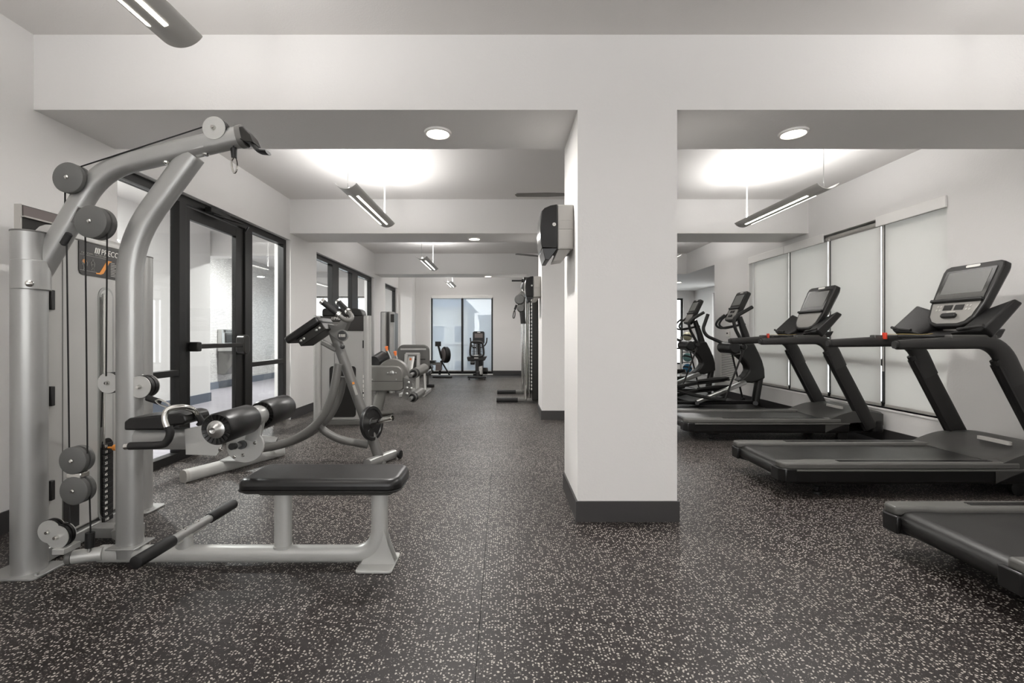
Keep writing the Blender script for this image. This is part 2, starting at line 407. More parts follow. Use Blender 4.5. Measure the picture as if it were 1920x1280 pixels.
def framed(name, horiz, c0, c1, z0, z1, p, depth, posts, rails, fw=.05, mtl='black_alu', glass=True, rail_w=.05):
    """A glazed frame. horiz 'y' runs along the depth at x = p; 'x' runs across at y = p."""
    def bx(mb, a0, a1, q0, q1, d0=-depth/2, d1=depth/2):
        return mb.box(p+d0, p+d1, a0, a1, q0, q1) if horiz == 'y' else mb.box(a0, a1, p+d0, p+d1, q0, q1)
    f = MB(); bx(f, c0, c1, z1-fw, z1); bx(f, c0, c1, z0, z0+fw); bx(f, c0, c0+fw, z0+fw, z1-fw); bx(f, c1-fw, c1, z0+fw, z1-fw)
    root = struct(name, f, mtl, bevel=.003)
    for a, b in posts: part('mullion', bx(MB(), a, b, z0+fw, z1-fw, -depth/2-.004, depth/2+.004), mtl, root, bevel=.003, smooth=0)
    for a, b, z in rails: part('rail', bx(MB(), a, b, z-rail_w/2, z+rail_w/2), mtl, root, bevel=.003, smooth=0)
    if glass:
        ed = [c0+fw]+[v for ab in sorted(posts) for v in ab]+[c1-fw]
        for k in range(0, len(ed), 2):
            part('pane', bx(MB(), ed[k], ed[k+1], z0+fw, z1-fw, -.004, .004), 'glass', root, smooth=0)
    return root
# window bay on the right
framed('window_1', 'y', RY0, RY1, RZ0, RZ1, XR+.125, .06, [(5.12, 5.19), (5.96, 6.03), (6.79, 6.86)], [(RY0+.05, 5.12, .84), (5.19, 5.96, .84), (6.03, 6.79, .84), (6.86, RY1-.05, .84)], rail_w=.075)
framed('window_2', 'x', FX0, FX1, FZ0, FZ1, YF+.1, .08, [(-1.20, -1.13)], [(FX0+.05, -1.2, .1), (-1.13, FX1-.05, .1)], rail_w=.06)
framed('window_3', 'x', 4.0, 5.62, .25, 2.3, AY1+.1, .08, [(4.8, 4.86)], [])
framed('window_4', 'y', 12.2, 13.15, .02, 2.35, AX1+.1, .08, [(12.65, 12.7)], [])

# storefront glazing of the left wall
GX = XL-.10
def storefront(name, a, b, posts, rails): return framed(name, 'y', a, b, 0.0, ZO, GX, .08, posts, rails, fw=.075, rail_w=.055)
sf = storefront('window_5', 3.47, 6.31, [(4.22, 4.31), (5.30, 5.45)], [(3.545, 4.22, .80), (5.45, 6.235, .80)])
storefront('window_6', 7.19, 10.42, [(8.02, 8.33), (9.07, 9.42)], [(7.265, 8.02, .8), (8.33, 9.07, .8), (9.42, 10.345, .8)])
storefront('window_7', 11.40, 12.76, [], [(11.475, 12.685, .8)])
# the pane of the door bay is replaced by a door leaf
for ch in list(sf.children):
    if ch.name.startswith('pane'):
        ys = [v.co.y for v in ch.data.vertices]
        if 4.2 < min(ys) < 5: bpy.data.objects.remove(ch)
dr = struct('door_1', MB().box(GX-.023, GX+.023, 4.315, 4.39, .012, 2.35).box(GX-.023, GX+.023, 5.15, 5.295, .012, 2.35).box(GX-.023, GX+.023, 4.39, 5.15, 2.24, 2.35).box(GX-.023, GX+.023, 4.39, 5.15, .012, .2), 'black_alu', bevel=.003)
part('pane', MB().box(GX-.004, GX+.004, 4.39, 5.15, .2, 2.24), 'glass', dr, smooth=0)
pb = part('panic_bar', MB().box(GX+.07, GX+.115, 4.40, 5.20, 1.015, 1.06), 'dark_steel', dr, bevel=.006)
part('latch_housing', MB().prism(rrect(5.13, 5.25, .93, 1.15, .05), 'x', GX+.03, GX+.125), 'dark_steel', pb, bevel=.012)
part('bar_end', MB().box(GX+.03, GX+.12, 4.36, 4.42, .99, 1.08), 'dark_steel', pb, bevel=.01)
cl = part('door_closer', MB().box(GX+.06, GX+.13, 4.55, 4.86, 2.352, 2.405), 'black_alu', dr, bevel=.008)
part('closer_arm', MB().tube([(GX+.10, 4.78, 2.35), (GX+.22, 5.05, 2.33), (GX+.06, 5.28, 2.33)], .009, seg=6).tube([(GX+.10, 4.62, 2.35), (GX+.17, 4.9, 2.345), (GX+.19, 5.0, 2.34)], .008, seg=6), 'black_alu', cl)

# corridor beyond the glass
cf = struct('floor_corridor', MB().box(-6.4, XL-WT, 1.0, 13.6, -.1, 0), 'corridor_vinyl')
struct('wall_corridor', MB().box(-5.3, -5.1, 1.0, 8.1, 0, ZC).box(-6.4, -5.3, 7.9, 8.1, 0, ZC).box(-6.4, -5.1, 1.0, 1.2, 0, ZC).box(-6.4, XL-WT, .8, 1.0, 0, ZC), 'wall_paint')
struct('wall_corridor', MB().box(-6.4, -6.15, 8.1, 13.6, 0, ZC), 'mosaic')
struct('beam', MB().box(-6.15, XL-WT, 8.2, 8.5, 2.55, ZC), 'wall_paint')
struct('baseboard_corridor', MB().box(-5.1, -5.088, 1.2, 8.112, 0, .15).box(-6.15, -5.088, 8.1, 8.112, 0, .15).box(-6.15, -6.138, 8.112, 13.4, 0, .15), 'corridor_base')
struct('wall_corridor_end', MB().box(-6.4, -5.75, 13.4, 13.6, 0, ZC).box(-3.45, -2.9, 13.4, 13.6, 0, ZC).box(-5.75, -3.45, 13.4, 13.6, 2.28, ZC).box(-5.75, -3.45, 13.4, 13.6, 0, .5), 'wall_paint')
framed('window_8', 'x', -5.75, -3.45, .5, 2.28, 13.5, .07, [(-5.0, -4.95), (-4.25, -4.2)], [])
def added_corridor_light(x, y):  # invented ceiling lamps, added to brighten the corridor
    t = thing('added_panel_light', 'round white ceiling lamp added to light the corridor behind the glass, %s' % ('near the door' if y < 6 else 'by the mosaic wall'), 'lamp', (x, y, ZC))
    part('rim', MB().lathe((x, y, ZC-.001), (0, 0, -1), [(0, .13), (.03, .13), (.035, .115), (.02, .11)]), 'lamp_white', t)
    part('diffuser', MB().lathe((x, y, ZC-.018), (0, 0, -1), [(0, .108), (.01, .105)]), 'down_glow', t)
    l = bpy.data.lights.new('corridor_fill_lamp', 'AREA'); l.shape = 'DISK'; l.size = .2; l.energy = 60; l.color = (1, .985, .96)
    lo = bpy.data.objects.new('corridor_fill_lamp', l); C.objects.link(lo); lo.location = (x, y, ZC-.05); lo.visible_camera = True
added_corridor_light(-4.1, 4.6); added_corridor_light(-4.6, 9.6)
# drinking fountain on the mosaic wall
df = thing('drinking_fountain', 'grey steel drinking fountain with bottle filler on the mosaic corridor wall behind the glass door', 'fountain', (-6.14, 10.25, .3))
part('back_panel', MB().box(-6.14, -6.05, 10.0, 10.5, .9, 1.28), 'steel', df, bevel=.01)
part('bottle_niche', MB().box(-6.05, -6.03, 10.13, 10.37, .98, 1.2), 'dark_steel', df, bevel=.006)
part('sensor_panel', MB().box(-6.05, -6.025, 10.1, 10.4, 1.21, 1.265), 'screen_dark', df)
part('basin', MB().prism(rrect(-6.135, -5.7, 9.95, 10.55, .06), 'z', .80, .9), 'steel', df, bevel=.02)
part('apron', MB().prism([(-6.135, .3), (-5.98, .3), (-5.75, .62), (-5.75, .8), (-6.135, .8)], 'y', 10.0, 10.5), 'mid_grey', df, bevel=.01)

# ------------------------------------------------------------------ outside the far window
struct('exterior_deck', MB().box(-4, 8, YF+.2, 15.2, -.15, -.02).box(-30, 30, 15.2, 60, -6.2, -6), 'concrete')
rl = thing('balcony_railing', 'balcony railing with a brown wooden rail outside the far window', 'railing', (-1.2, 15.0, 0))
part('handrail', MB().box(-3.5, 2.2, 14.95, 15.05, .80, .86), 'wood_rail', rl, bevel=.005)
part('bottom_rail', MB().box(-3.5, 2.2, 14.98, 15.02, .06, .10).box(-3.5, -3.46, 14.98, 15.02, -.02, .8).box(2.16, 2.2, 14.98, 15.02, -.02, .8), 'dark_steel', rl)
me = None
for k in range(46):
    x = -3.45+k*.122
    if me is None:
        o = part('baluster', MB().box(-.008, .008, -.008, .008, .1, .8), 'dark_steel', rl, smooth=0, world=False); me = o.data
    else:
        o = bpy.data.objects.new('baluster', me); C.objects.link(o); o.parent = rl
    o.location = (x+1.2, 0, 0)
def far_house(name, label, x0, x1, y0, y1, z0, z1, m_, roof, wins):
    t = thing(name, label, 'building', ((x0+x1)/2, y0, z0))
    part('facade', MB().box(x0, x1, y0, y1, z0, z1), m_, t, smooth=0)
    if roof == 'gable': part('roof', MB().prism([(x0-.4, z1), (x1+.4, z1), ((x0+x1)/2, z1+2.0)], 'y', y0-.3, y1), 'render_blue', t, smooth=0)
    else: part('parapet', MB().box(x0-.1, x1+.1, y0-.1, y0+.3, z1, z1+.35), 'concrete', t, smooth=0)
    for wx, wz, ww, wh in wins:
        f = part('window', MB().box(wx, wx+ww, y0-.05, y0+.02, wz, wz+wh), 'white_plastic', t, smooth=0)
        part('pane', MB().box(wx+.1, wx+ww-.1, y0-.07, y0-.04, wz+.1, wz+wh-.1), 'dark_glass', f, smooth=0)
far_house('house', 'pale house with a blue grey gable roof seen through the left far shade', -5.6, -2.4, 32, 40, -6, 3.1, 'render_pale', 'gable', [(-4.9, .6, 1, 1.3), (-3.4, .6, .8, 1.3), (-4.9, -1.8, 1, 1.3), (-3.4, -1.8, .8, 1.3)])
far_house('apartment_block', 'pale flat-roofed block between house and tower beyond the far window', -1.8, -.2, 36, 44, -6, 2.4, 'render_pale', 'flat', [(-1.6, .2, .5, 1.1), (-.9, .2, .5, 1.1)])
far_house('tower_block', 'blue grey block seen through the right far shade', .3, 4.0, 30, 40, -6, 4.4, 'render_blue', 'flat', [(.5, 1.6, .9, 1.6), (.5, -1.4, .9, 1.6)])
for i, (x0, x1, lab) in enumerate(((FX0+.02, -1.17, 'translucent roller shade over the left pane of the far window'), (-1.16, FX1-.02, 'translucent roller shade behind the recumbent bike'))):
    t = thing('roller_blind', lab, 'blind', ((x0+x1)/2, YF, FZ1), 'shades of the far window')
    part('fabric', MB().box(x0+.03, x1-.025, YF-.008, YF-.006, .13, FZ1-.02), 'screen_fabric', t, smooth=0)
    part('cassette', MB().box(x0, x1, YF-.03, YF-.001, FZ1-.03, FZ1+.06), 'lamp_white', t, bevel=.004)
    part('bottom_bar', MB().box(x0+.03, x1-.025, YF-.015, YF-.003, .105, .135), 'beige_plastic', t, bevel=.003)

# ------------------------------------------------------------------ roller blinds of the bay
BE = [4.325, 5.14, 5.985, 6.815, 7.80]
BL = ['white roller blind nearest the camera, beside the nearer pair of treadmills', 'white roller blind with its roller tube uncovered, second from the near end',
      'white roller blind third from the near end, behind the farther treadmill console', 'white roller blind at the far end of the bay, behind the ellipticals']
for k in range(4):
    a, b = BE[k], BE[k+1]
    t = thing('roller_blind', BL[k], 'blind', (XR+.05, (a+b)/2, RZ1), 'roller blinds of the window bay')
    part('fabric', MB().box(XR+.066, XR+.068, a+(.012 if k == 0 else .03), b-.03, RZ0+.035, RZ1-.03), 'blind_fabric', t, smooth=0)
    part('bottom_bar', MB().box(XR+.058, XR+.076, a+.03, b-.03, RZ0+.006, RZ0+.036), 'beige_plastic', t, bevel=.004)
    part('roller_tube', MB().cyl((XR+.06, a+.01, RZ1-.045), (XR+.06, b-.01, RZ1-.045), .03), 'beige_plastic', t)
    if k != 1: part('fascia', MB().box(XR-.022, XR-.002, a, b-.004, RZ1-.09, RZ1+.02), 'lamp_white', t, bevel=.004)
    ch = MB(); ch.tube([(XR+.03, b-.04, RZ1-.05), (XR+.03, b-.04, .75), (XR+.03, b-.055, .75), (XR+.03, b-.055, RZ1-.05)], .003, seg=5)
    part('chain', ch, 'white_plastic', t)

# ------------------------------------------------------------------ lamps
def pendant(x, y0, y1, label, zb=2.42):
    t = thing('pendant_light', label, 'lamp', (x, (y0+y1)/2, zb), 'curved pendant lights')
    W, n, R = .19, 14, .16
    outer = []; inner = []
    for k in range(n+1):
        q = -1+2*k/n; ang = q*.92
        outer.append((x+math.sin(ang)*R*W/.255, zb+R*(1-math.cos(ang))*.75))
        inner.append((outer[-1][0]*1+0, outer[-1][1]+.006))
    part('shell', MB().prism(outer+inner[::-1], 'y', y0, y1), 'lamp_shell', t, smooth=50)
    for s in (-1, 1):                                    # two perforated glowing strips along the underside
        pr = []
        for q in (.26, .34, .42): ang = s*q*.92; pr.append((x+math.sin(ang)*R*W/.255, zb+R*(1-math.cos(ang))*.75-.0015))
        part('glow_strip', MB().prism(pr+[(u, v-.001) for u, v in pr[::-1]], 'y', y0+.22, y1-.14), 'lamp_glow', t)
    part('tube_lamp', MB().cyl((x, y0+.1, zb+.035), (x, y1-.1, zb+.035), .012, seg=8), 'lamp_glow', t)
    part('wire', MB().cyl((x, y0+.06, zb+.02), (x, y0+.06, ZC), .0025, seg=5), 'steel', t)
    part('feed_cable', MB().cyl((x, y1-.1, zb+.02), (x, y1-.1, ZC), .008, seg=8), 'lamp_white', t)
    part('canopy', MB().lathe((x, y1-.1, ZC-.001), (0, 0, -1), [(0, .062), (.012, .06), (.018, .045)]), 'lamp_white', t)
    l = bpy.data.lights.new('pendant_lamp', 'AREA'); l.shape = 'RECTANGLE'; l.size = .09; l.size_y = y1-y0-.1; l.energy = PENDANT_UP; l.color = (1, .995, .99)
    lo = bpy.data.objects.new('pendant_lamp', l); C.objects.link(lo); lo.location = (x, (y0+y1)/2, zb+.07); lo.rotation_euler = (PI, 0, 0)
pendant(-1.42, .55, 2.05, 'curved grey pendant light cut by the top edge of the photo, nearest of all', 2.41)
pendant(2.845, .55, 2.05, 'added curved pendant light, out of view above the nearest treadmill')  # out-of-view lamp, added to brighten the near walls and ceiling
pendant(-1.42, -2.7, -1.2, 'added unseen curved pendant light behind the pulldown machine bay, toward the back wall')  # added behind the camera as extra light for the near left wall
pendant(2.845, -2.7, -1.2, 'added unseen curved pendant light over the rear of the treadmill side, toward the back wall')  # added behind the camera as extra light on the right
pendant(-1.37, 4.05, 5.5, 'curved grey pendant light over the aisle beyond the pulldown machine, before the second beam')
pendant(-1.36, 7.75, 9.2, 'small curved pendant light over the aisle between the second and third beams')
pendant(-1.33, 11.2, 12.45, 'farthest curved pendant light, just above the far window')
pendant(2.845, 4.05, 5.5, 'curved grey pendant light above the treadmills')
pendant(2.845, 7.6, 9.0, 'curved pendant light above the ellipticals, half hidden by the column')
def downlight(x, y, label, z=ZS):
    t = thing('downlight', label, 'lamp', (x, y, z), 'round downlights')
    part('trim_ring', MB().lathe((x, y, z-.0005), (0, 0, -1), [(0, .093), (.012, .09), (.016, .078), (.011, .075)], 32), 'lamp_white', t)
    part('lens', MB().lathe((x, y, z-.006), (0, 0, -1), [(0, .075), (.006, .073)], 32), 'down_glow', t)
    l = bpy.data.lights.new('downlight_lamp', 'AREA'); l.shape = 'DISK'; l.size = .14; l.energy = 12; l.color = (1, .975, .94)
    lo = bpy.data.objects.new('downlight_lamp', l); C.objects.link(lo); lo.location = (x, y, z-.02)
downlight(-.44, 3.165, 'round downlight in the nearest beam over the aisle, left of the column')
downlight(1.985, 3.165, 'round downlight in the nearest beam over the treadmills, right of the column')
downlight(-.40, 6.62, 'round downlight in the second beam over the aisle')
downlight(-.335, 10.8, 'small round downlight in the third beam near the far wall')
downlight(4.55, 12.0, 'small round downlight in the low ceiling beyond the ellipticals')
def ceiling_fan(x, y, rot, label):
    t = thing('ceiling_fan', label, 'fan', (x, y, 2.6), 'ceiling fans')
    part('rod', MB().cyl((x, y, 2.68), (x, y, ZC), .014), 'steel', t)
    part('motor', MB().lathe((x, y, 2.57), (0, 0, 1), [(0, .03), (.01, .08), (.06, .1), (.1, .07), (.13, .02)]), 'dark_steel', t)
    for k in range(3):
        a = rot+k*2*PI/3; m = Matrix.Translation((x, y, 2.6)) @ Matrix.Rotation(a, 4, 'Z') @ Matrix.Rotation(.06, 4, 'X')
        b = MB().prism([(.08, -.03), (.3, -.06), (.62, -.05), (.64, 0), (.62, .04), (.3, .05), (.08, .03)], 'z', -.004, .004)
        part('blade', b.xf(m), 'machine_grey', t, bevel=.002)
ceiling_fan(.77, 4.8, PI-.02, 'dark ceiling fan behind the near column, one blade showing past it')
ceiling_fan(.80, 8.6, PI+.5, 'dark ceiling fan farther back, blade tips showing beside the black towel dispenser')

# ------------------------------------------------------------------ towel dispensers on the columns
def dispenser(xc, yc, zt, label):
    t = thing('towel_dispenser', label, 'dispenser', (xc, yc, zt-.36), 'black towel dispensers')
    w = .145
    part('housing', MB().prism(rrect(xc-.105, xc-.001, yc-w, yc+w, .012), 'z', zt-.29, zt-.004), 'beige_plastic', t, bevel=.006)
    part('bracket', MB().prism(rrect(xc-.105, xc-.001, yc-w-.003, yc+w+.003, .012), 'z', zt-.165, zt-.105), 'beige_plastic', t, bevel=.004)
    part('chute', MB().loft([[(xc-.1, yc-w*.8, zt-.29), (xc-.015, yc-w*.8, zt-.29), (xc-.015, yc+w*.8, zt-.29), (xc-.1, yc+w*.8, zt-.29)],
                            [(xc-.13, yc-w*.5, zt-.36), (xc-.06, yc-w*.5, zt-.35), (xc-.06, yc+w*.5, zt-.35), (xc-.13, yc+w*.5, zt-.36)]]), 'beige_plastic', t, bevel=.004)
    pr = [(xc-.106, zt), (xc-.15, zt-.008), (xc-.19, zt-.025), (xc-.212, zt-.05), (xc-.218, zt-.15), (xc-.214, zt-.25), (xc-.205, zt-.285), (xc-.106, zt-.285)]
    cv = part('cover', MB().prism(pr, 'y', yc-w, yc+w), 'black_gloss', t, bevel=.007, segs=3)
    part('lower_lid', MB().loft([[(xc-.203, yc-w+.004, zt-.285), (xc-.106, yc-w+.004, zt-.285), (xc-.106, yc+w-.004, zt-.285), (xc-.203, yc+w-.004, zt-.285)], [(xc-.185, yc-w+.012, zt-.358), (xc-.158, yc-w+.012, zt-.358), (xc-.158, yc+w-.012, zt-.358), (xc-.185, yc+w-.012, zt-.358)]]), 'black_plastic', t, bevel=.003)
    part('lock', MB().lathe((xc-.128, yc-w+.001, zt-.132), (0, -1, 0), [(0, .012), (.005, .011), (.004, .006)]), 'white_plastic', cv)
    part('keyhole', MB().box(xc-.132, xc-.124, yc-w-.006, yc-w-.003, zt-.133, zt-.131), 'black_plastic', cv)
dispenser(.462, 3.14, 1.99, 'black towel dispenser mounted on the near column')
dispenser(.535, 6.56, 1.965, 'black towel dispenser on the second column, above the cable machine')

# ------------------------------------------------------------------ lat pulldown machine
D = 2.32
def L2(px, py, d=D): return P(px, py, d)
lat = thing('pulldown_machine', 'silver cable pulldown and row machine with black bench seat beside the left wall', 'exercise machine', (-1.6, 2.4, 0))
# weight tower
p0, p1 = (-2.283, 2.24), (-2.372, 3.04)
for (x, y), zt in ((p0, 1.634), (p1, 1.65)):
    po = part('tower_post', MB().cyl((x, y, .012), (x, y, zt), .067, seg=24), 'silver_paint', lat)
    part('post_cap', MB().cyl((x, y, zt), (x, y, zt+.008), .069, seg=24), 'mid_grey', po, bevel=.002)
    part('base_plate', MB().prism(rrect(x-.15, x+.11, y-.09, y+.09, .03), 'z', 0, .012), 'silver_paint', po, bevel=.003)
    part('bolt', MB().cyl((x+.085, y-.05, .012), (x+.085, y-.05, .02), .01, seg=8), 'steel', po)
ux = Vector((p1[0]-p0[0], p1[1]-p0[1], 0)).normalized(); nx = Vector((ux.y, -ux.x, 0))   # along the tower, out of its face
def tw(u, v, z): q = Vector((p0[0], p0[1], 0))+ux*u+nx*v; return Vector((q.x, q.y, z))
def twbox(mb, u0, u1, v0, v1, z0, z1): return mb.loft([[tw(u0, v0, z), tw(u1, v0, z), tw(u1, v1, z), tw(u0, v1, z)] for z in (z0, z1)])
shr = part('shroud', MB().loft([[tw(.06, -.1, z), tw(.745, -.1, z), tw(.745, .0, z), tw(.66, .028, z), tw(.15, .028, z), tw(.06, .0, z)] for z in (.10, 1.66)]), 'shroud_grey', lat, bevel=.01)
part('shroud_cap', MB().loft([[tw(u, v, z) for u, v in ((.15, -.1+e), (.745, -.1+e), (.745, .034-e), (.15, .034-e))] for z, e in ((1.655, 0), (1.68, .0), (1.70, .02), (1.712, .05))]), 'shroud_grey', lat, bevel=.006)
part('cover_seam', twbox(MB(), .152, .156, .026, .0305, .11, 1.65), 'mid_grey', shr)
for z in (.31, .785, 1.27): part('hinge', twbox(MB(), .085, .11, .005, .03, z, z+.10), 'black_plastic', lat, bevel=.004)
part('base_rail', twbox(MB(), .03, .78, -.045, .035, .015, .085), 'silver_paint', lat, bevel=.006)
part('lower_notch', twbox(MB(), .16, .26, .027, .031, .12, .30), 'black_plastic', shr)
# slot with the weight stack
def slot_poly(u0, u1, z0, z1): return rrect(u0, u1, z0, z1, (u1-u0)/2*.98, 6)
def slab(poly, v0, v1): return MB().loft([[tw(u, v, z) for u, z in poly] for v in (v0, v1)])
part('slot_frame', slab(slot_poly(.395, .515, .07, 1.42), .027, .032), 'silver_paint', shr)
part('slot_void', slab(slot_poly(.408, .502, .085, 1.405), .0315, .0335), 'pale_silver', shr)
part('guide_rod', MB().cyl(tw(.425, .04, .5), tw(.425, .04, 1.38), .006, seg=8), 'chrome', lat)
part('selector_tape', twbox(MB(), .405, .415, .033, .036, .5, 1.36), 'mid_grey', shr)
part('stack_back', slab(slot_poly(.406, .504, .087, .545), .0335, .036), 'black_plastic', shr)
me = None
nums = ['11', '18', '25', '32', '39', '45', '52', '59', '66', '73', '80', '86', '93', '100']
for k, s in enumerate(nums):
    z = .535-.0325*(k+1)
    wp = part('weight_plate', twbox(MB(), .416, .494, .034, .044, z-.0145, z+.0145), 'black_rubber', lat, bevel=.002)
    part('number', text_mb(s, .022, frame_mtx(tw(.426, .0445, z-.008), ux, (0, 0, 1))), 'white_print', wp)
part('selector_pin', MB().lathe(tw(.452, .044, .49), nx, [(0, .006), (.03, .006), (.03, .017), (.048, .02), (.058, .012)], 14), 'orange_print', lat)
# placard with the writing
pl = part('placard', slab(rrect(.255, .72, 1.472, 1.652, (0, 0, .03, .03)), .029, .033), 'placard', lat)
part('lettering', text_mb('PRECOR', .0455, frame_mtx(tw(.412, .0335, 1.603), ux, (0, 0, 1)), shear=.12), 'white_print', pl)
br = MB()
for k in range(3): br.loft([[tw(u, v, z) for u, z in ((.362+k*.014, 1.603), (.370+k*.014, 1.603), (.379+k*.014, 1.635), (.371+k*.014, 1.635))] for v in (.033, .0345)])
part('brand_bars', br, 'white_print', pl)
part('subtitle', text_mb('PULLDOWN / SEATED ROW', .0152, frame_mtx(tw(.268, .0335, 1.588), ux, (0, 0, 1))), 'grey_print', pl)
part('rule_line', twbox(MB(), .26, .46, .033, .0342, 1.581, 1.5825).loft([[tw(u, v, z) for u, z in ((.26, 1.496), (.38, 1.496), (.38, 1.4975), (.26, 1.4975))] for v in (.033, .0342)]), 'grey_print', pl)
part('swoosh', slab([(.375, 1.488), (.41, 1.488), (.43, 1.496), (.478, 1.566), (.50, 1.575), (.468, 1.575), (.452, 1.566), (.402, 1.497), (.375, 1.494)], .033, .0345), 'orange_print', pl)
tl = MB()
for k in range(9): twbox(tl, .488, .535 if k % 3 else .52, .033, .0342, 1.564-k*.0095, 1.568-k*.0095)
part('instruction_lines', tl, 'grey_print', pl)
def figure(u, z, s):                                   # small line drawing of a person seen from behind
    g = MB()
    for q in ([(0, .03), (-.012, .02), (-.014, -.02), (-.006, -.045)], [(0, .03), (.012, .02), (.014, -.02), (.006, -.045)], [(-.012, .022), (-.026, .005), (-.024, -.02)],
              [(.012, .022), (.026, .005), (.022, -.02)], [(-.006, .03), (-.006, .046), (.006, .046), (.006, .03)], [(-.006, -.045), (-.016, -.06)], [(.006, -.045), (.016, -.06)], [(-.008, 0), (0, -.012), (.008, 0)]):
        g.tube([tw(u+a*s, .0345, z+b*s) for a, b in q], .0009, seg=4)
    return g
part('figure_drawing', figure(.292, 1.538, .72), 'grey_print', pl)
part('figure_drawing', figure(.35, 1.54, .6), 'grey_print', pl)
part('muscle_patch', slab([(.276, 1.549), (.285, 1.557), (.295, 1.559), (.308, 1.551), (.304, 1.54), (.293, 1.534), (.281, 1.54)], .033, .0344), 'orange_print', pl)
hp = part('header_panel', MB().box(-2.63, -2.60, 2.51, 2.95, 1.66, 1.85), 'dark_steel', lat, bevel=.004)
part('header_band', MB().box(-2.601, -2.596, 2.515, 2.945, 1.792, 1.845), 'brown_panel', hp)
part('header_edge', MB().box(-2.60, -2.585, 2.51, 2.95, 1.782, 1.79).box(-2.635, -2.60, 2.503, 2.511, 1.66, 1.852), 'beige_plastic', hp)
# main arm, bent over the seat
armp = fillet([L2(56, 540, 2.27), L2(190, 316, 2.30), L2(452, 256, 2.32)], [.16], 8)
am = part('main_arm', MB().tube(armp, .050, .042, 20, sq=.8), 'silver_paint', lat, smooth=60)
part('arm_socket', MB().cyl((p0[0]+.008, p0[1], 1.36), (p0[0]+.008, p0[1], 1.50), .072, seg=24), 'silver_paint', am, bevel=.003)
part('socket_bolt', MB().lathe((p0[0]+.056, p0[1]-.056, 1.385), (.7, -.7, 0), [(0, .016), (.006, .016), (.012, .008)], 12), 'chrome', am)
sl = L2(124, 448, 2.235); sd = (L2(190, 316)-L2(56, 540)).normalized()
part('cable_slot', MB().tube([sl-sd*.034, sl-sd*.028, sl+sd*.028, sl+sd*.034], .017, .012, 12, taper=[.5, 1, 1, .5]), 'black_rubber', am)
part('arm_end', MB().tube([L2(449, 257), L2(459, 255)], .054, .046, 20, sq=.8), 'mid_grey', am, smooth=60)
hk = fillet([L2(452, 268), L2(470, 262), L2(484, 285), L2(503, 286)], .03, 5)
part('bar_hook', MB().tube(hk, .009, .03, 10), 'black_rubber', am, smooth=60)
part('hook_plate', MB().prism([(L2(448, 0).x, L2(0, 246).z), (L2(463, 0).x, L2(0, 243).z), (L2(476, 0).x, L2(0, 258).z), (L2(482, 0).x, L2(0, 272).z), (L2(470, 0).x, L2(0, 272).z), (L2(455, 0).x, L2(0, 266).z)], 'y', D-.042, D+.042), 'dark_steel', am, bevel=.004)
# upright strut carrying the arm
up = part('upright', MB().tube(fillet([L2(243, 1042), L2(243, 452), L2(362, 290)], [.2], 8), .058, .042, 20, sq=.8), 'silver_paint', lat, smooth=60)
part('upright_flange', MB().prism([(L2(218, 0).x, .095), (L2(272, 0).x, .095), (L2(272, 0).x, .103), (L2(218, 0).x, .103)], 'y', D-.07, D+.07), 'silver_paint', up, bevel=.003)
q0, q1 = L2(300, 300), L2(392, 281)
part('mount_plate', MB().tube([q0+Vector((0, 0, .0)), q1], .005, .055, 4, sq=.6), 'pale_silver', up)
for q in (L2(312, 303, D-.03), L2(386, 288, D-.03)): part('bolt', MB().lathe(q, (0, 0, -1), [(0, .014), (.008, .014), (.013, .008)], 8), 'chrome', up)
# pulleys: axis along the depth, facing the camera
def pulley(c, r, w, face='pulley_grey', bolt='chrome', grooved=True):
    c = Vector(c); pr = [(-w/2, r*.90), (-w/2+.004, r), (-.006, r), (-.004, r*.86), (.004, r*.86), (.006, r), (w/2-.004, r), (w/2, r*.90)] if grooved else [(-w/2, r*.94), (-w/2+.003, r), (w/2-.003, r), (w/2, r*.94)]
    o = part('pulley', MB().lathe(c, (0, 1, 0), pr, 36), face, lat)
    part('axle_bolt', MB().lathe(c-Vector((0, w/2, 0)), (0, -1, 0), [(0, .010), (.005, .010), (.009, .006)], 10), bolt, o)
    return o
pulley(L2(136, 336, 2.25), .073, .06); pulley(L2(180, 418, 2.22), .077, .07); pulley(L2(145, 861, 2.27), .066, .06); pulley(L2(147, 917, 2.27), .068, .06)
part('pulley_link', MB().prism([(L2(132, 0, 2.27).x, L2(0, 884, 2.27).z), (L2(160, 0, 2.27).x, L2(0, 884, 2.27).z), (L2(160, 0, 2.27).x, L2(0, 894, 2.27).z), (L2(132, 0, 2.27).x, L2(0, 894, 2.27).z)], 'y', 2.245, 2.295), 'chrome', lat, bevel=.004)
part('pulley_bracket', MB().tube([L2(146, 420, 2.26), L2(160, 392, 2.26), L2(178, 393, 2.26)], .004, .05, 4, sq=.6), 'silver_paint', lat)
def plated(c, r, gap=.03):                              # pulley between two bright side plates
    c = Vector(c); o = part('pulley', MB().lathe(c, (0, 1, 0), [(-gap*.4, r), (-.004, r), (-.002, r*.86), (.002, r*.86), (.004, r), (gap*.4, r)], 32), 'black_plastic', lat)
    for s in (-1, 1): part('side_plate', MB().lathe(c+Vector((0, s*gap*.5, 0)), (0, 1, 0), [(-.002, r*.97), (.002, r*.97)], 32), 'pale_silver', o)
    part('axle_bolt', MB().lathe(c-Vector((0, gap*.5, 0)), (0, -1, 0), [(0, .012), (.008, .012), (.018, .007)], 8), 'chrome', o)
    return o
plated(L2(407, 244, 2.30), .058, .05)
plated(L2(209, 717, 2.33), .053, .04); plated(L2(271, 724, 2.32), .056, .06)
plated(L2(98, 994, 2.20), .055, .03); plated(L2(115, 1003, 2.20), .055, .04)
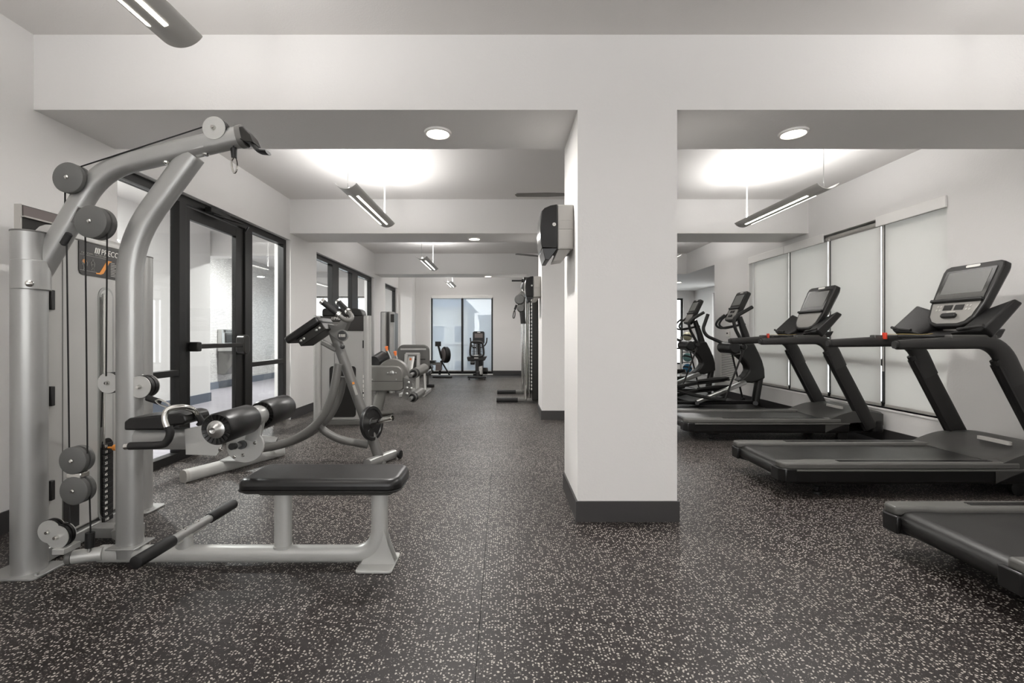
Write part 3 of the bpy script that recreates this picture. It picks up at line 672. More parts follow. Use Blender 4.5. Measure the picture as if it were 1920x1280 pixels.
part('pulley_bracket', MB().box(*sorted((L2(112, 0, 2.2).x, L2(134, 0, 2.2).x)), 2.16, 2.25, L2(0, 1033, 2.2).z, L2(0, 1022, 2.2).z), 'pale_silver', lat, bevel=.003)
part('low_row_bracket', MB().box(L2(222, 0).x, L2(266, 0).x, 2.325, 2.335, L2(0, 748).z, L2(0, 702).z), 'pale_silver', lat, bevel=.003)
# cables
cab = [[(122, 360, 2.27), (122, 430, 2.27)], [(125, 452, 2.235), (130, 850, 2.25)], [(160, 440, 2.225), (164, 850, 2.25)], [(201, 430, 2.22), (199, 705, 2.27)],
       [(152, 312, 2.25), (393, 234, 2.30)], [(131, 930, 2.27), (130, 990, 2.21)], [(168, 925, 2.27), (170, 1000, 2.27)], [(422, 246, 2.3), (437, 262, 2.3), (438, 275, 2.3)], [(192, 735, 2.4), (190, 800, 2.5)]]
for c in cab: part('cable', MB().tube([L2(*q) for q in c], .0036, seg=6), 'black_rubber', lat)
# hanging swivel and carabiner under the arm end
part('cable_stop', MB().tube([L2(438, 272), L2(439, 296)], .017, .016, 10, taper=[1, .75]), 'black_rubber', lat)
part('carabiner', MB().tube(smooth_path([L2(439, 294), L2(434, 302), L2(436, 318), L2(440, 324), L2(444, 316), L2(443, 302), L2(439, 294)], 4)[:-1], .0055, seg=6, closed=True), 'chrome', lat)
# base, seat post, gussets
zb = .052
bt = fillet([(L2(190, 0).x, D, zb), (L2(712, 0).x, D, zb), (L2(712, 0).x, D, .40)], [.14], 8)
base = part('base_tube', MB().tube(bt, .040, .036, 16, sq=.8), 'pale_silver', lat, smooth=60)
part('base_tube', MB().cyl((L2(200, 0).x, D-.02, zb+.01), (L2(158, 0).x, D-.06, zb+.01), .032, seg=18), 'pale_silver', lat)
part('end_cap', MB().lathe((L2(158, 0).x, D-.06, zb+.01), (-1, -.3, 0), [(0, .035), (.018, .035), (.026, .028)], 18), 'mid_grey', base)
part('cable_anchor', MB().tube([L2(169, 998, 2.27), L2(168, 1026, 2.27)], .020, .018, 10), 'black_rubber', base)
part('anchor_bolt', MB().cyl(L2(168, 1026, 2.27), L2(168, 1042, 2.27), .010, seg=8), 'chrome', base)
part('cross_gusset', MB().loft([[Vector(p) for p in r] for r in ([(-2.02, 2.55, .2), (-1.83, 2.34, .2), (-1.80, 2.34, .02), (-2.25, 2.62, .02)], [(-2.02, 2.565, .2), (-1.83, 2.355, .2), (-1.80, 2.355, .02), (-2.25, 2.635, .02)])]), 'pale_silver', base)
part('base_link', MB().box(-2.28, -2.03, 2.56, 2.64, .02, .08), 'silver_paint', base, bevel=.006)
part('foot_plate', MB().prism(rrect(L2(668, 0, 2.25).x, L2(737, 0, 2.25).x, 2.22, 2.42, .02), 'z', 0, .012), 'pale_silver', base, bevel=.003)
for yy in (2.29, 2.345): part('gusset', MB().prism([(-.70, .012), (-.53, .012), (-.565, .10), (-.585, .18), (-.62, .18)], 'y', yy, yy+.008), 'pale_silver', base)
sp = part('seat_post', MB().tube([(L2(531, 0).x, D, zb), (L2(531, 0).x, D, .40)], .042, .03, 16, sq=.8), 'pale_silver', lat, smooth=60)
part('weld_collar', MB().tube([(L2(531, 0).x, D, zb+.03), (L2(531, 0).x, D, zb+.042)], .046, .035, 16, sq=.8), 'pale_silver', sp)
st = part('seat_pad', MB().prism(rrect(-1.255, -.485, 2.175, 2.475, (.07, .05, .05, .07), 6), 'z', .388, .462), 'vinyl', lat, bevel=.03, segs=5, smooth=60)
part('seat_piping', MB().tube([(u, v, .407) for u, v in rrect(-1.2565, -.4835, 2.1735, 2.4765, (.07, .05, .05, .07), 6)], .0035, seg=6, closed=True, ref=(0, 0, 1)), 'black_plastic', st)
part('seat_plate', MB().prism(rrect(-1.18, -.53, 2.22, 2.43, .03), 'z', .375, .39), 'dark_steel', lat, bevel=.003)
# thigh hold-down: beam, plates, roller pads, adjuster
bm_ = part('hold_down_beam', MB().tube([L2(240, 822), L2(375, 822)], .052, .035, 16, sq=.6), 'silver_paint', lat, smooth=50, bevel=.004)
part('beam_plate', MB().prism([(L2(u, 0).x, L2(0, v).z) for u, v in ((360, 800), (398, 792), (428, 806), (428, 836), (418, 849), (362, 847))], 'y', D-.055, D-.045), 'pale_silver', bm_, bevel=.002)
part('bolt', MB().lathe(L2(414, 842, D-.055), (0, -1, 0), [(0, .011), (.006, .011), (.011, .006)], 8), 'chrome', bm_)
part('chest_pad', MB().prism([(L2(u, 0).x, L2(0, v).z) for u, v in ((259, 800), (259, 784), (268, 778), (358, 769), (370, 772), (374, 784), (366, 790), (338, 792), (330, 800))], 'y', D-.09, D+.09), 'vinyl', lat, bevel=.010, segs=3)
DP = MB(); cxp, czp = L2(462, 0, 2.4).x, L2(0, 834, 2.4).z
DP.prism([(cxp+.105*math.cos(q)*(.92), czp+.088*math.sin(q)) for q in [PI*.95+k*PI*1.25/16 for k in range(17)]]+[(cxp+.085, czp+.10), (cxp+.06, czp+.145), (cxp+.01, czp+.145), (cxp-.03, czp+.08)], 'y', 2.385, 2.397)
ap = part('adjuster_plate', DP, 'pale_silver', lat, bevel=.002)
for u, v in ((478, 830), (456, 853), (440, 856)): part('bolt', MB().lathe(L2(u, v, 2.385), (0, -1, 0), [(0, .009), (.005, .009), (.009, .005)], 8), 'chrome', ap)
pk = part('pull_pin', MB().cyl(L2(452, 834, 2.385), L2(440, 836, 2.30), .012, seg=12), 'steel', ap)
part('pin_collar', MB().cyl(L2(455, 833, 2.385), L2(452, 834, 2.36), .022, seg=14), 'black_plastic', pk)
part('pin_knob', MB().cyl(L2(440, 836, 2.305), L2(434, 837, 2.28), .017, seg=14), 'black_plastic', pk)
rx, rz = -1.277, .722
part('roller_post', MB().tube([(rx+.01, 2.40, rz+.0), (rx-.02, 2.40, .60)], .045, .02, 12), 'silver_paint', lat)
part('roller_bracket', MB().lathe((rx, 2.33, rz), (0, 1, 0), [(0, .050), (.012, .054), (.10, .054), (.112, .05)], 28), 'silver_paint', lat)
part('bracket_slot', MB().prism(rrect(rx-.014, rx+.014, rz-.035, rz+.035, .013), 'y', 2.326, 2.332), 'black_plastic', lat)
for a, b in ((2.07, 2.33), (2.455, 2.72)):
    rp = part('roller_pad', MB().lathe((rx, a, rz), (0, 1, 0), [(.004, .058), (.0, .066), (.008, .072), (b-a-.01, .072), (b-a, .066), (b-a, .02)], 36), 'vinyl', lat)
    ribs = MB()
    for k in range(20):
        q = 2*PI*k/20; c, s = math.cos(q), math.sin(q)
        ribs.tube([(rx+c*.038, a+.001, rz+s*.038), (rx+c*.064, a-.001, rz+s*.064)], .0022, .004, 4)
    part('end_ribs', ribs, 'dark_steel', rp)
    part('hub', MB().lathe((rx, a+.002, rz), (0, -1, 0), [(0, .041), (.006, .04), (.009, .034), (.013, .027), (.024, .019), (.03, .013), (.027, .007), (.022, .002)], 28), 'steel', rp)
# foot bar
fa, fb = Vector((-1.597, 2.03, .152)), Vector((-1.583, 2.72, .150)); fd = (fb-fa).normalized()
fbar = part('foot_bar', MB().cyl(fa, fb, .022, seg=20), 'silver_paint', lat)
part('foot_grip', MB().lathe(fa-fd*.012, fd, [(0, .020), (.003, .028), (.215, .028), (.22, .0265)], 24), 'black_rubber', fbar)
part('foot_grip', MB().lathe(fb+fd*.012, -fd, [(0, .020), (.003, .028), (.215, .028), (.22, .0265)], 24), 'black_rubber', fbar)
for yy in (2.32, 2.42): part('bolt', MB().lathe((-1.592, yy, .172), (0, 0, 1), [(0, .011), (.005, .011), (.009, .006)], 8), 'chrome', fbar)
part('foot_bar_post', MB().tube([(-1.59, D, zb), (-1.59, D, .14)], .04, .028, 14, sq=.8), 'pale_silver', fbar)
part('saddle', MB().box(-1.605, -1.575, 2.25, 2.47, .122, .134), 'pale_silver', fbar, bevel=.003)

# row handle clipped to the low pulley
rh = thing('row_handle', 'chrome row handle with black grips clipped to the pulldown machine cable', 'handle', tuple(L2(345, 766, 2.2)))
part('cable_stop', MB().tube([L2(277, 746, 2.23), L2(299, 753, 2.22)], .015, .014, 10), 'black_rubber', rh)
part('clip', MB().tube(smooth_path([L2(292, 751, 2.21), L2(300, 749, 2.2), L2(316, 757, 2.2), L2(320, 765, 2.2), L2(312, 763, 2.2), L2(298, 757, 2.2), L2(292, 751, 2.21)], 4)[:-1], .004, seg=6, closed=True), 'chrome', rh)
part('bar', MB().tube(smooth_path([L2(314, 802, 2.16), L2(309, 786, 2.16), L2(312, 770, 2.17), L2(326, 764, 2.19), L2(345, 763, 2.22), L2(362, 768, 2.26), L2(369, 778, 2.3)], 5), .0135, seg=12), 'chrome', rh)
part('grip', MB().tube(smooth_path([L2(316, 799, 2.16), L2(319, 812, 2.16), L2(313, 827, 2.16), L2(299, 834, 2.16), L2(243, 836, 2.16)], 6), .0175, seg=12), 'grip_foam', rh)
part('grip_end', MB().cyl(L2(244, 836, 2.16), L2(235, 837, 2.16), .015, seg=12), 'chrome', rh)
part('grip', MB().tube([L2(369, 777, 2.3), L2(378, 790, 2.31), L2(374, 797, 2.31)], .0165, seg=10), 'grip_foam', rh)

# ------------------------------------------------------------------ curved-rail abdominal machine
D = 4.12
ab = thing('abdominal_machine', 'grey abdominal trainer with curved rails, elbow pad and weight plate, behind the black bench seat', 'exercise machine', (-1.5, 4.1, 0))
def AB(px, py, d=D): return P(px, py, d)
rl1 = [(634, 682), (629, 715), (620, 750), (603, 783), (578, 808), (545, 827), (515, 836), (488, 841)]
r_a = part('curved_rail', MB().tube(smooth_path([AB(u, v, 4.0) for u, v in rl1], 4), .036, .032, 14), 'mid_grey', ab, smooth=60)
part('curved_rail', MB().tube(smooth_path([AB(u, v, 4.22) for u, v in [(643, 706), (638, 735), (628, 762), (610, 789), (583, 810), (550, 826), (515, 834)]], 4), .036, .032, 14), 'mid_grey', ab, smooth=60)
part('rail_strut', MB().tube(smooth_path([AB(594, 792, 4.1), AB(610, 809, 4.1), AB(640, 824, 4.12), AB(690, 834, 4.14)], 5), .034, .03, 12), 'mid_grey', ab, smooth=60)
mp_ = part('main_post', MB().tube([AB(716, 872, 4.15), AB(622, 612, 4.1)], .044, .035, 16, sq=.75), 'mid_grey', ab, smooth=60)
part('warning_label', MB().tube([AB(663, 722, 4.06), AB(669, 740, 4.06)], .013, .001, 4, sq=.6), 'grey_print', mp_)
part('warning_mark', MB().tube([AB(662, 716, 4.06), AB(663, 720, 4.06)], .012, .001, 4, sq=.6), 'orange_print', mp_)
part('badge', MB().lathe(AB(642, 629, 4.05), (0.1, -1, 0), [(0, .052), (.02, .052), (.022, .044), (.018, .042)], 24), 'mid_grey', mp_)
part('badge_face', MB().lathe(AB(642, 629, 4.032), (0.1, -1, 0), [(0, .042), (.004, .041)], 24), 'screen_dark', mp_)
bp_ = MB(); bc = AB(642, 629, 4.028)
for dx, w_ in ((-.022, .008), (-.008, .006), (.006, .008), (.020, .007)): bp_.box(bc.x+dx-w_, bc.x+dx+w_*.6, bc.y-.003, bc.y+.001, bc.z-.012, bc.z+.012)
part('badge_print', bp_, 'grey_print', mp_)
part('knob', MB().lathe(AB(642, 650, 4.06), (.5, -1, .1), [(0, .02), (.012, .02), (.016, .012)], 14), 'black_plastic', mp_)
# elbow pad and its tray
pa, pb_ = AB(558, 641, 4.1), AB(612, 604, 4.1); pd = (pb_-pa).normalized(); pn = Vector((-pd.z, 0, pd.x))
def padbox(mb, a0, a1, h0, h1, y0, y1):
    return mb.loft([[pa+pd*a+pn*h+Vector((0, y-4.1, 0)) for a, h in ((a0, h0), (a1, h0), (a1, h1), (a0, h1))] for y in (y0, y1)])
part('elbow_pad', padbox(MB(), -.01, .32, -.015, .05, 3.9, 4.24), 'vinyl', ab, bevel=.02, segs=4)
tr = part('pad_tray', padbox(MB(), .06, .32, -.085, -.014, 3.94, 4.2), 'dark_steel', ab, bevel=.006)
for a in (.09, .12, .25, .28): part('bolt', MB().lathe(pa+pd*a+pn*-.045+Vector((0, -.16, 0)), (0, -1, 0), [(0, .012), (.006, .012), (.01, .006)], 8), 'steel', tr)
part('pad_brace', MB().tube([AB(604, 641, 4.08), AB(630, 655, 4.1)], .024, .024, 8, sq=.7), 'mid_grey', ab)
part('head_plate', MB().prism([(AB(u, 0).x, AB(0, v).z) for u, v in ((612, 606), (634, 611), (646, 598), (658, 600), (650, 620), (640, 640), (624, 628))], 'y', 4.06, 4.15), 'mid_grey', ab, bevel=.005)
for s, pts in ((0, [(604, 565, 3.95), (634, 589, 3.98), (646, 599, 4.0), (656, 600, 4.05), (660, 594, 4.1), (654, 585, 4.16), (635, 567, 4.25)]),):
    hb = part('handle_bar', MB().tube(smooth_path([AB(*q) for q in pts], 5), .019, seg=12), 'mid_grey', ab)
for a, b in (((604, 565, 3.95), (634, 589, 3.98)), ((635, 567, 4.25), (653, 584, 4.17))):
    g = part('hand_grip', MB().cyl(AB(*a), AB(*b), .026, seg=14), 'grip_foam', hb)
    dv = (AB(*b)-AB(*a)).normalized()
    for q in (AB(*a), AB(*b)): part('grip_ring', MB().cyl(q-dv*.012, q+dv*.012, .029, seg=14), 'chrome', g)
# rear foot with post, front foot
rf = part('rear_foot', MB().tube([(-2.47, 3.62, .045), (-2.10, 4.42, .045)], .045, .05, 14, ref=(0, 0, 1), sq=.7), 'pale_silver', ab, smooth=60)
part('foot_cap', MB().tube([(-2.478, 3.60, .045), (-2.468, 3.622, .045)], .047, .052, 14, ref=(0, 0, 1), sq=.7), 'beige_plastic', rf)
part('rear_post', MB().tube([(-2.27, 3.98, .08), (-2.17, 4.06, .24), (-2.0, 4.1, .19)], .05, .04, 12, sq=.7), 'silver_paint', ab)
part('post_plate', MB().prism(rrect(-2.36, -2.16, 3.86, 4.06, .02), 'z', .088, .1), 'silver_paint', ab)
ff = part('front_foot', MB().tube([(-1.10, 4.13, .04), (-1.01, 4.32, .04)], .04, .04, 12, ref=(0, 0, 1), sq=.7).tube([(-1.10, 4.13, .04), (-1.16, 3.98, .04)], .04, .04, 12, ref=(0, 0, 1), sq=.7), 'silver_paint', ab)
part('wheel', MB().lathe((-.95, 4.30, .04), (1, -.3, 0), [(-.012, .03), (-.01, .038), (.01, .038), (.012, .03)], 18), 'black_rubber', ff)
# weight plate on its horn
wc = AB(697, 793, 4.12); wx = Vector((1, -.35, .12)).normalized()
wpl = part('loading_plate', MB().lathe(wc, wx, [(-.012, .135), (-.016, .15), (.012, .155), (.018, .15), (.018, .125), (.010, .12), (.010, .05), (.018, .045), (.018, .026)], 36), 'black_plastic', ab)
n1, n2 = basis(wx)
for k in range(3):
    q = 2*PI*k/3+.5; part('plate_slot', MB().lathe(wc+(n1*math.cos(q)+n2*math.sin(q))*.085+wx*.009, wx, [(0, .03), (.003, .028)], 16), 'pale_silver' if False else 'tread_upright', wpl)
part('plate_horn', MB().lathe(wc-wx*.02, Vector((1, -.35, .28)), [(0, .026), (.24, .026), (.243, .022), (.2, .02)], 20), 'chrome', ab)

# ------------------------------------------------------------------ weight tower by the second opening
w1 = thing('weight_tower', 'tall grey weight stack tower with dark header behind the abdominal machine', 'exercise machine', (-2.03, 6.05, 0))
D = 5.95
for px in (596, 689):
    c = P(px, 700, D); part('tower_post', MB().tube([(c.x, D, .0), (c.x, D, 1.395)], .05, .05, 16, sq=.8), 'shroud_grey', w1, smooth=60)
xl, xr = P(603, 0, D).x, P(683, 0, D).x
part('shroud', MB().box(xl, xr, D-.02, D+.18, .06, 1.34), 'shroud_grey', w1, bevel=.012)
part('shroud_base', MB().box(xl-.02, xr+.02, D-.03, D+.19, 0, .06), 'mid_grey', w1, bevel=.006)
part('lower_window', MB().prism(rrect(xl+.11, xr-.1, .1, .75, .04), 'y', D-.026, D-.02), 'dark_steel', w1)  # dark panel put in for a reflection low on the shroud
hd = part('header', MB().box(xl-.005, xr+.005, D-.035, D+.19, 1.20, 1.39), 'placard', w1, bevel=.008)
part('header_cap', MB().prism(rrect(xl+.01, xr-.02, 1.39, 1.49, (.08, .04, 0, 0)), 'y', D-.02, D+.17), 'tread_upright', w1, bevel=.012)
part('lettering', text_mb('///PRECOR', .05, frame_mtx((P(622, 0, D).x, D-.036, 1.343), (1, 0, 0), (0, 0, 1)), shear=.1), 'white_print', hd)
tl = MB()
for k in range(3): tl.box(P(626, 0, D).x, P(650, 0, D).x, D-.037, D-.035, 1.30-k*.018, 1.308-k*.018)
part('instruction_lines', tl, 'grey_print', hd)
part('cover_seam', MB().box(xl+.17, xl+.176, D-.024, D-.019, .1, 1.2), 'mid_grey', w1)
for z in (.35, .98): part('hinge', MB().box(xr-.012, xr+.01, D-.04, D-.02, z, z+.1), 'black_plastic', w1, bevel=.004)
hl = MB()
for k in range(9): hl.box(xr-.004, xr+.006, D-.045, D-.042, .12+k*.06, .16+k*.06)
part('selector_strip', hl, 'white_print', w1)

# ------------------------------------------------------------------ leg extension machine: box shroud, cam, rollers
lc = thing('leg_machine', 'grey leg machine with boxy guard, round cam and foam rollers beyond the weight tower', 'exercise machine', (-1.7, 6.7, 0))
D = 6.6
def A6(px, py, d=D): return P(px, py, d)
x0, x1, z0, z1 = A6(686, 0).x, A6(756, 0).x, A6(0, 732).z, A6(0, 686).z
gb = part('guard', MB().prism(rrect(x0, x1, z0, z1, (.1, .02, .03, .05)), 'y', D-.05, D+.20), 'machine_grey', lc, bevel=.012)
part('guard_seam', MB().box(x0-.001, x1+.001, D-.052, D+.20, z0+.135, z0+.141), 'dark_steel', gb)
for px in (698, 743): part('rivet', MB().lathe(A6(px, 711, D-.05), (0, -1, 0), [(0, .01), (.004, .009)], 8), 'steel', gb)
for dx, r in ((-8, .012), (0, .032), (7, .012)): part('bolt', MB().lathe(A6(735+dx, 699, D-.05), (0, -1, 0), [(0, r), (.012, r), (.018, r*.5)], 14), 'steel', gb)
part('cam', MB().lathe(A6(736, 702, D+.05), (0, 1, 0), [(0, .215), (.01, .225), (.10, .225), (.11, .215)], 40), 'machine_grey', lc)
part('cam_rim', MB().lathe(A6(742, 702, D+.24), (0, 1, 0), [(0, .205), (.03, .205)], 40), 'dark_steel', lc)
part('stand_post', MB().tube([A6(706, 778, D+.05), A6(716, 728, D+.05)], .075, .05, 12, sq=.6), 'machine_grey', lc, smooth=50)
part('stand_foot', MB().tube([(A6(708, 0).x, D-.02, .035), (A6(732, 0).x, D+.12, .035)], .035, .035, 12), 'machine_grey', lc)
hr = part('head_roller', MB().cyl(A6(702, 678, 6.75), A6(718, 668, 6.95), .085, seg=20), 'vinyl', lc)
part('roller_arm', MB().tube([A6(757, 708), A6(768, 722), A6(762, 742)], .06, .015, 8, sq=.6), 'machine_grey', lc)
part('arm_plate', MB().prism([(A6(u, 0).x, A6(0, v).z) for u, v in ((757, 707), (774, 712), (774, 722), (768, 730), (772, 738), (762, 750), (754, 744), (758, 728))], 'y', D-.03, D-.01), 'mid_grey', lc, bevel=.004)
for u, v in ((766, 717), (763, 727), (763, 738), (771, 728)): part('bolt', MB().lathe(A6(u, v, D-.03), (0, -1, 0), [(0, .022), (.01, .022), (.016, .01)], 10), 'steel', lc)
for a, b in (((772, 702, 6.55), (798, 689, 6.95)), ((770, 747, 6.52), (790, 734, 6.9))):
    q0, q1 = A6(*a), A6(*b); d = (q1-q0).normalized()
    rp = part('roller_pad', MB().lathe(q0+d*.05, d, [(0, .05), (.01, .07), ((q1-q0).length*.8, .07), ((q1-q0).length*.82, .05)], 20), 'mid_grey', lc)
    part('roller_end', MB().lathe(q0+d*.045, d, [(0, .045), (.02, .072), (.06, .073), (.065, .05)], 20), 'black_plastic', rp)
    part('roller_axle', MB().cyl(q0-d*.04, q0+d*.08, .028, seg=12), 'steel', rp)
part('roller_link', MB().tube([A6(776, 742, 6.75), A6(798, 732, 6.85)], .018, seg=8), 'mid_grey', lc)
for a, b in (((733, 672, 6.9), (726, 655, 6.9)), ((745, 672, 7.1), (742, 664, 7.1))):
    lv = part('adjust_lever', MB().cyl(A6(*a), A6(*b), .012, seg=8), 'steel', lc)
    part('lever_knob', MB().lathe(A6(*b)-Vector((0, 0, .02)), (-.2, 0, 1), [(0, .016), (.03, .02), (.06, .026), (.07, .02)], 12), 'orange_plastic', lv)

# ------------------------------------------------------------------ seated machine farther back with its slim tower
ls = thing('leg_press', 'seated machine with wide dark backrest and slim grey tower near the third wall opening', 'exercise machine', (-2.0, 8.9, 0))
D = 8.9
def A8(px, py, d=D): return P(px, py, d)
part('backrest', MB().prism(rrect(A8(745, 0).x, A8(805, 0).x, A8(0, 697).z, A8(0, 646).z, (.12, .12, .06, .12)), 'y', D, D+.07), 'mid_grey', ls, bevel=.02, segs=3)
part('backrest_rib', MB().box(A8(751, 0).x, A8(799, 0).x, D-.015, D, A8(0, 656).z, A8(0, 653).z), 'pale_silver', ls, bevel=.004)
part('backrest_rib', MB().box(A8(778, 0).x, A8(798, 0).x, D-.015, D, A8(0, 674).z, A8(0, 672.5).z), 'dark_steel', ls)
for u in (762, 785): part('back_strut', MB().tube([A8(u, 664, D-.06), A8(u-3, 735, D-.3), A8(u-1, 757, D-.3)], .035, .03, 8, sq=.7), 'shroud_grey', ls)
part('cross_tube', MB().cyl(A8(761, 664, D-.06), A8(787, 664, D-.06), .032, seg=12), 'shroud_grey', ls)
part('tilt_plate', MB().tube([A8(772, 668, D-.12), A8(767, 697, D-.25)], .06, .012, 6, sq=.6), 'shroud_grey', ls)
part('orange_mark', MB().tube([A8(770, 671, D-.16), A8(769.5, 676, D-.16)], .022, .006, 4, sq=.6), 'orange_plastic', ls)
part('side_strut', MB().tube([A8(796, 700, D-.1), A8(798, 734, D-.2), A8(784, 748, D-.3)], .025, .025, 8), 'shroud_grey', ls)
part('seat', MB().box(A8(752, 0).x, A8(800, 0).x, D+.02, D+.5, .36, .44), 'vinyl', ls, bevel=.02)
part('base_frame', MB().box(A8(755, 0).x, A8(800, 0).x, D-.34, D+.6, 0, .07), 'shroud_grey', ls, bevel=.01)
part('tower_post', MB().tube([(A8(722, 0, 9.3).x, 9.2, 0), (A8(722, 0, 9.3).x, 9.2, A8(0, 586, 9.3).z)], .05, .05, 14, sq=.7), 'shroud_grey', ls, smooth=60)
part('tower_shroud', MB().box(A8(713, 0, 9.3).x, A8(733, 0, 9.3).x, 9.3, 9.95, .0, A8(0, 584, 9.3).z), 'mid_grey', ls, bevel=.02)
part('tower_post', MB().tube([(A8(736, 0, 9.3).x, 9.25, 0), (A8(736, 0, 9.3).x, 9.25, A8(0, 585, 9.3).z)], .05, .06, 14, sq=.6), 'shroud_grey', ls, smooth=60)
part('tower_label', MB().box(A8(733.5, 0, 9.2).x, A8(740, 0, 9.2).x, 9.15, 9.185, A8(0, 604, 9.2).z, A8(0, 589, 9.2).z), 'placard', ls)

# ------------------------------------------------------------------ rowing machine
D = 12.6
def A12(px, py, d=D): return P(px, py, d)
rw = thing('rowing_machine', 'black air rowing machine by the far window, left of the recumbent bike', 'exercise machine', (-1.6, 12.6, 0))
part('flywheel_housing', MB().lathe(A12(831, 665, D-.05), (1, .55, 0), [(0, .1), (.005, .2), (.03, .222), (.11, .222), (.14, .2), (.15, .1)], 32), 'black_plastic', rw)
part('flywheel_ring', MB().lathe(A12(831, 665, D-.05)-Vector((.012, .006, 0)), (1, .55, 0), [(0, .15), (.004, .17), (.014, .17), (.016, .06)], 28), 'brown_panel', rw)
part('monitor_arm', MB().tube([A12(828, 672), A12(823, 652), A12(822, 648)], .03, seg=8), 'black_plastic', rw)
part('monitor', MB().box(A12(816, 0).x, A12(827, 0).x, D-.03, D+.03, A12(0, 649).z, A12(0, 640).z), 'dark_steel', rw, bevel=.008)
part('front_leg', MB().tube([A12(827, 676), A12(843, 703)], .022, seg=8), 'black_plastic', rw)
part('front_foot', MB().box(A12(812, 0).x, A12(848, 0).x, D-.12, D+.12, 0, .05), 'black_plastic', rw, bevel=.012)
part('frame_post', MB().tube([A12(824, 702), A12(828, 676)], .035, seg=8), 'black_plastic', rw)
part('foot_rest', MB().box(A12(818, 0).x, A12(828, 0).x, D-.15, D+.15, A12(0, 694).z, A12(0, 682).z), 'brown_panel', rw, bevel=.012)
part('monorail', MB().box(A12(778, 0).x, A12(828, 0).x, D-.035, D+.035, A12(0, 684).z, A12(0, 679).z), 'mid_grey', rw, bevel=.006)
part('seat', MB().box(A12(805, 0).x, A12(817, 0).x, D-.14, D+.14, A12(0, 679).z, A12(0, 675.5).z), 'black_plastic', rw, bevel=.01)
part('rear_leg', MB().tube([A12(786, 683), A12(784, 704)], .028, seg=8), 'mid_grey', rw)
part('rear_foot', MB().box(A12(780, 0).x, A12(788, 0).x, D-.22, D+.22, 0, .05), 'black_plastic', rw, bevel=.012)
# stool-like footrest in front of it
fr_ = thing('abdominal_bench', 'low black bench frame on the floor between the seated machine and the rower', 'bench', (A12(802, 0, 10.4).x, 10.4, 0))
part('foot', MB().box(A12(797, 0, 10.2).x, A12(814, 0, 10.2).x, 10.2, 10.27, 0, .07), 'black_plastic', fr_, bevel=.015)
part('post', MB().tube([A12(802, 722, 10.25), A12(802, 700, 10.35), A12(800, 688, 10.45)], .022, seg=8), 'dark_steel', fr_)
part('pad', MB().tube([A12(796, 692, 10.45), A12(810, 686, 10.45)], .05, .15, 10, sq=.7), 'vinyl', fr_)
part('side_arm', MB().tube(smooth_path([A12(798, 702, 10.3), A12(808, 700, 10.3), A12(812, 694, 10.3)], 4), .018, seg=8), 'dark_steel', fr_)

# ------------------------------------------------------------------ recumbent bike seen from behind
bk = thing('recumbent_bike', 'dark recumbent exercise bike with mesh seat back in front of the far window', 'exercise machine', (-.61, 12.2, 0))
D = 12.0
part('rear_foot', MB().box(A12(877, 0, D).x, A12(911.5, 0, D).x, D-.05, D+.05, .04, .095), 'black_plastic', bk, bevel=.012)
for u in (880, 909): part('leveller', MB().lathe((A12(u, 0, D).x, D, 0), (0, 0, 1), [(0, .028), (.012, .026), (.016, .01), (.045, .01)], 12), 'black_plastic', bk)
part('front_foot', MB().box(A12(887, 0, 13).x, A12(905, 0, 13).x, 13.0, 13.1, .0, .08), 'black_plastic', bk, bevel=.012)
part('main_beam', MB().box(A12(892, 0, D).x, A12(899.5, 0, D).x, D, D+1.1, .08, .22), 'black_plastic', bk, bevel=.02)
part('seat_post', MB().box(A12(891, 0, D).x, A12(897, 0, D).x, D+.02, D+.14, .2, .6), 'black_plastic', bk, bevel=.01)
part('post_shroud', MB().box(A12(897, 0, D).x, A12(904, 0, D).x, D+.06, D+.4, .12, .34), 'shroud_grey', bk, bevel=.02)
part('label_box', MB().box(A12(889, 0, D).x, A12(897, 0, D).x, D-.01, D+.03, .55, .64), 'white_plastic', bk, bevel=.006)
part('seat_cushion', MB().prism([(A12(u, 0, D).x, A12(0, v, D).z) for u, v in ((875, 669), (913, 668), (909, 676), (877, 677))], 'y', D+.0, D+.42), 'render_blue' if False else 'black_plastic', bk, bevel=.02)
oval = smooth_path([A12(u, v, D+.0) for u, v in ((883, 642), (887, 640.5), (895, 640), (902, 641), (905, 645), (907, 660), (905, 667), (895, 668), (884, 667), (881.5, 661), (883, 642))], 4)[:-1]
sb = part('seat_back_frame', MB().tube(oval, .028, .03, 8, closed=True), 'black_plastic', bk, smooth=60)
ms = MB()
for k in range(7): ms.box(A12(885, 0, D).x, A12(904, 0, D).x, D+.01, D+.018, A12(0, 647+k*2.8, D).z-.012, A12(0, 647+k*2.8, D).z+.006)
for u in (889, 893, 900): ms.box(A12(u, 0, D).x-.012, A12(u, 0, D).x+.012, D+.008, D+.02, A12(0, 666, D).z, A12(0, 643, D).z)
part('back_mesh', ms, 'black_plastic', sb)
part('lever', MB().lathe(A12(886, 680, D), (1, 0, 0), [(-.06, .02), (-.05, .05), (.05, .05), (.06, .02)], 14), 'black_plastic', bk)
part('crank_housing', MB().lathe(A12(910, 695, 12.6), (1, 0, 0), [(-.07, .06), (-.06, .09), (.06, .09), (.07, .06)], 18), 'tread_upright', bk)
part('front_body', MB().box(A12(893, 0, 12.7).x, A12(906, 0, 12.7).x, 12.5, 13.1, .08, .62), 'black_plastic', bk, bevel=.06)
part('console_mast', MB().tube([(A12(898, 0, 12.8).x, 12.85, .5), (A12(898, 0, 12.8).x, 12.75, 1.0)], .05, .05, 10), 'black_plastic', bk)
cn = part('console', MB().prism(rrect(A12(886.5, 0, 12.7).x, A12(908.5, 0, 12.7).x, A12(0, 645, 12.7).z, A12(0, 621, 12.7).z, .05), 'y', 12.66, 12.74), 'tread_upright', bk, bevel=.012)
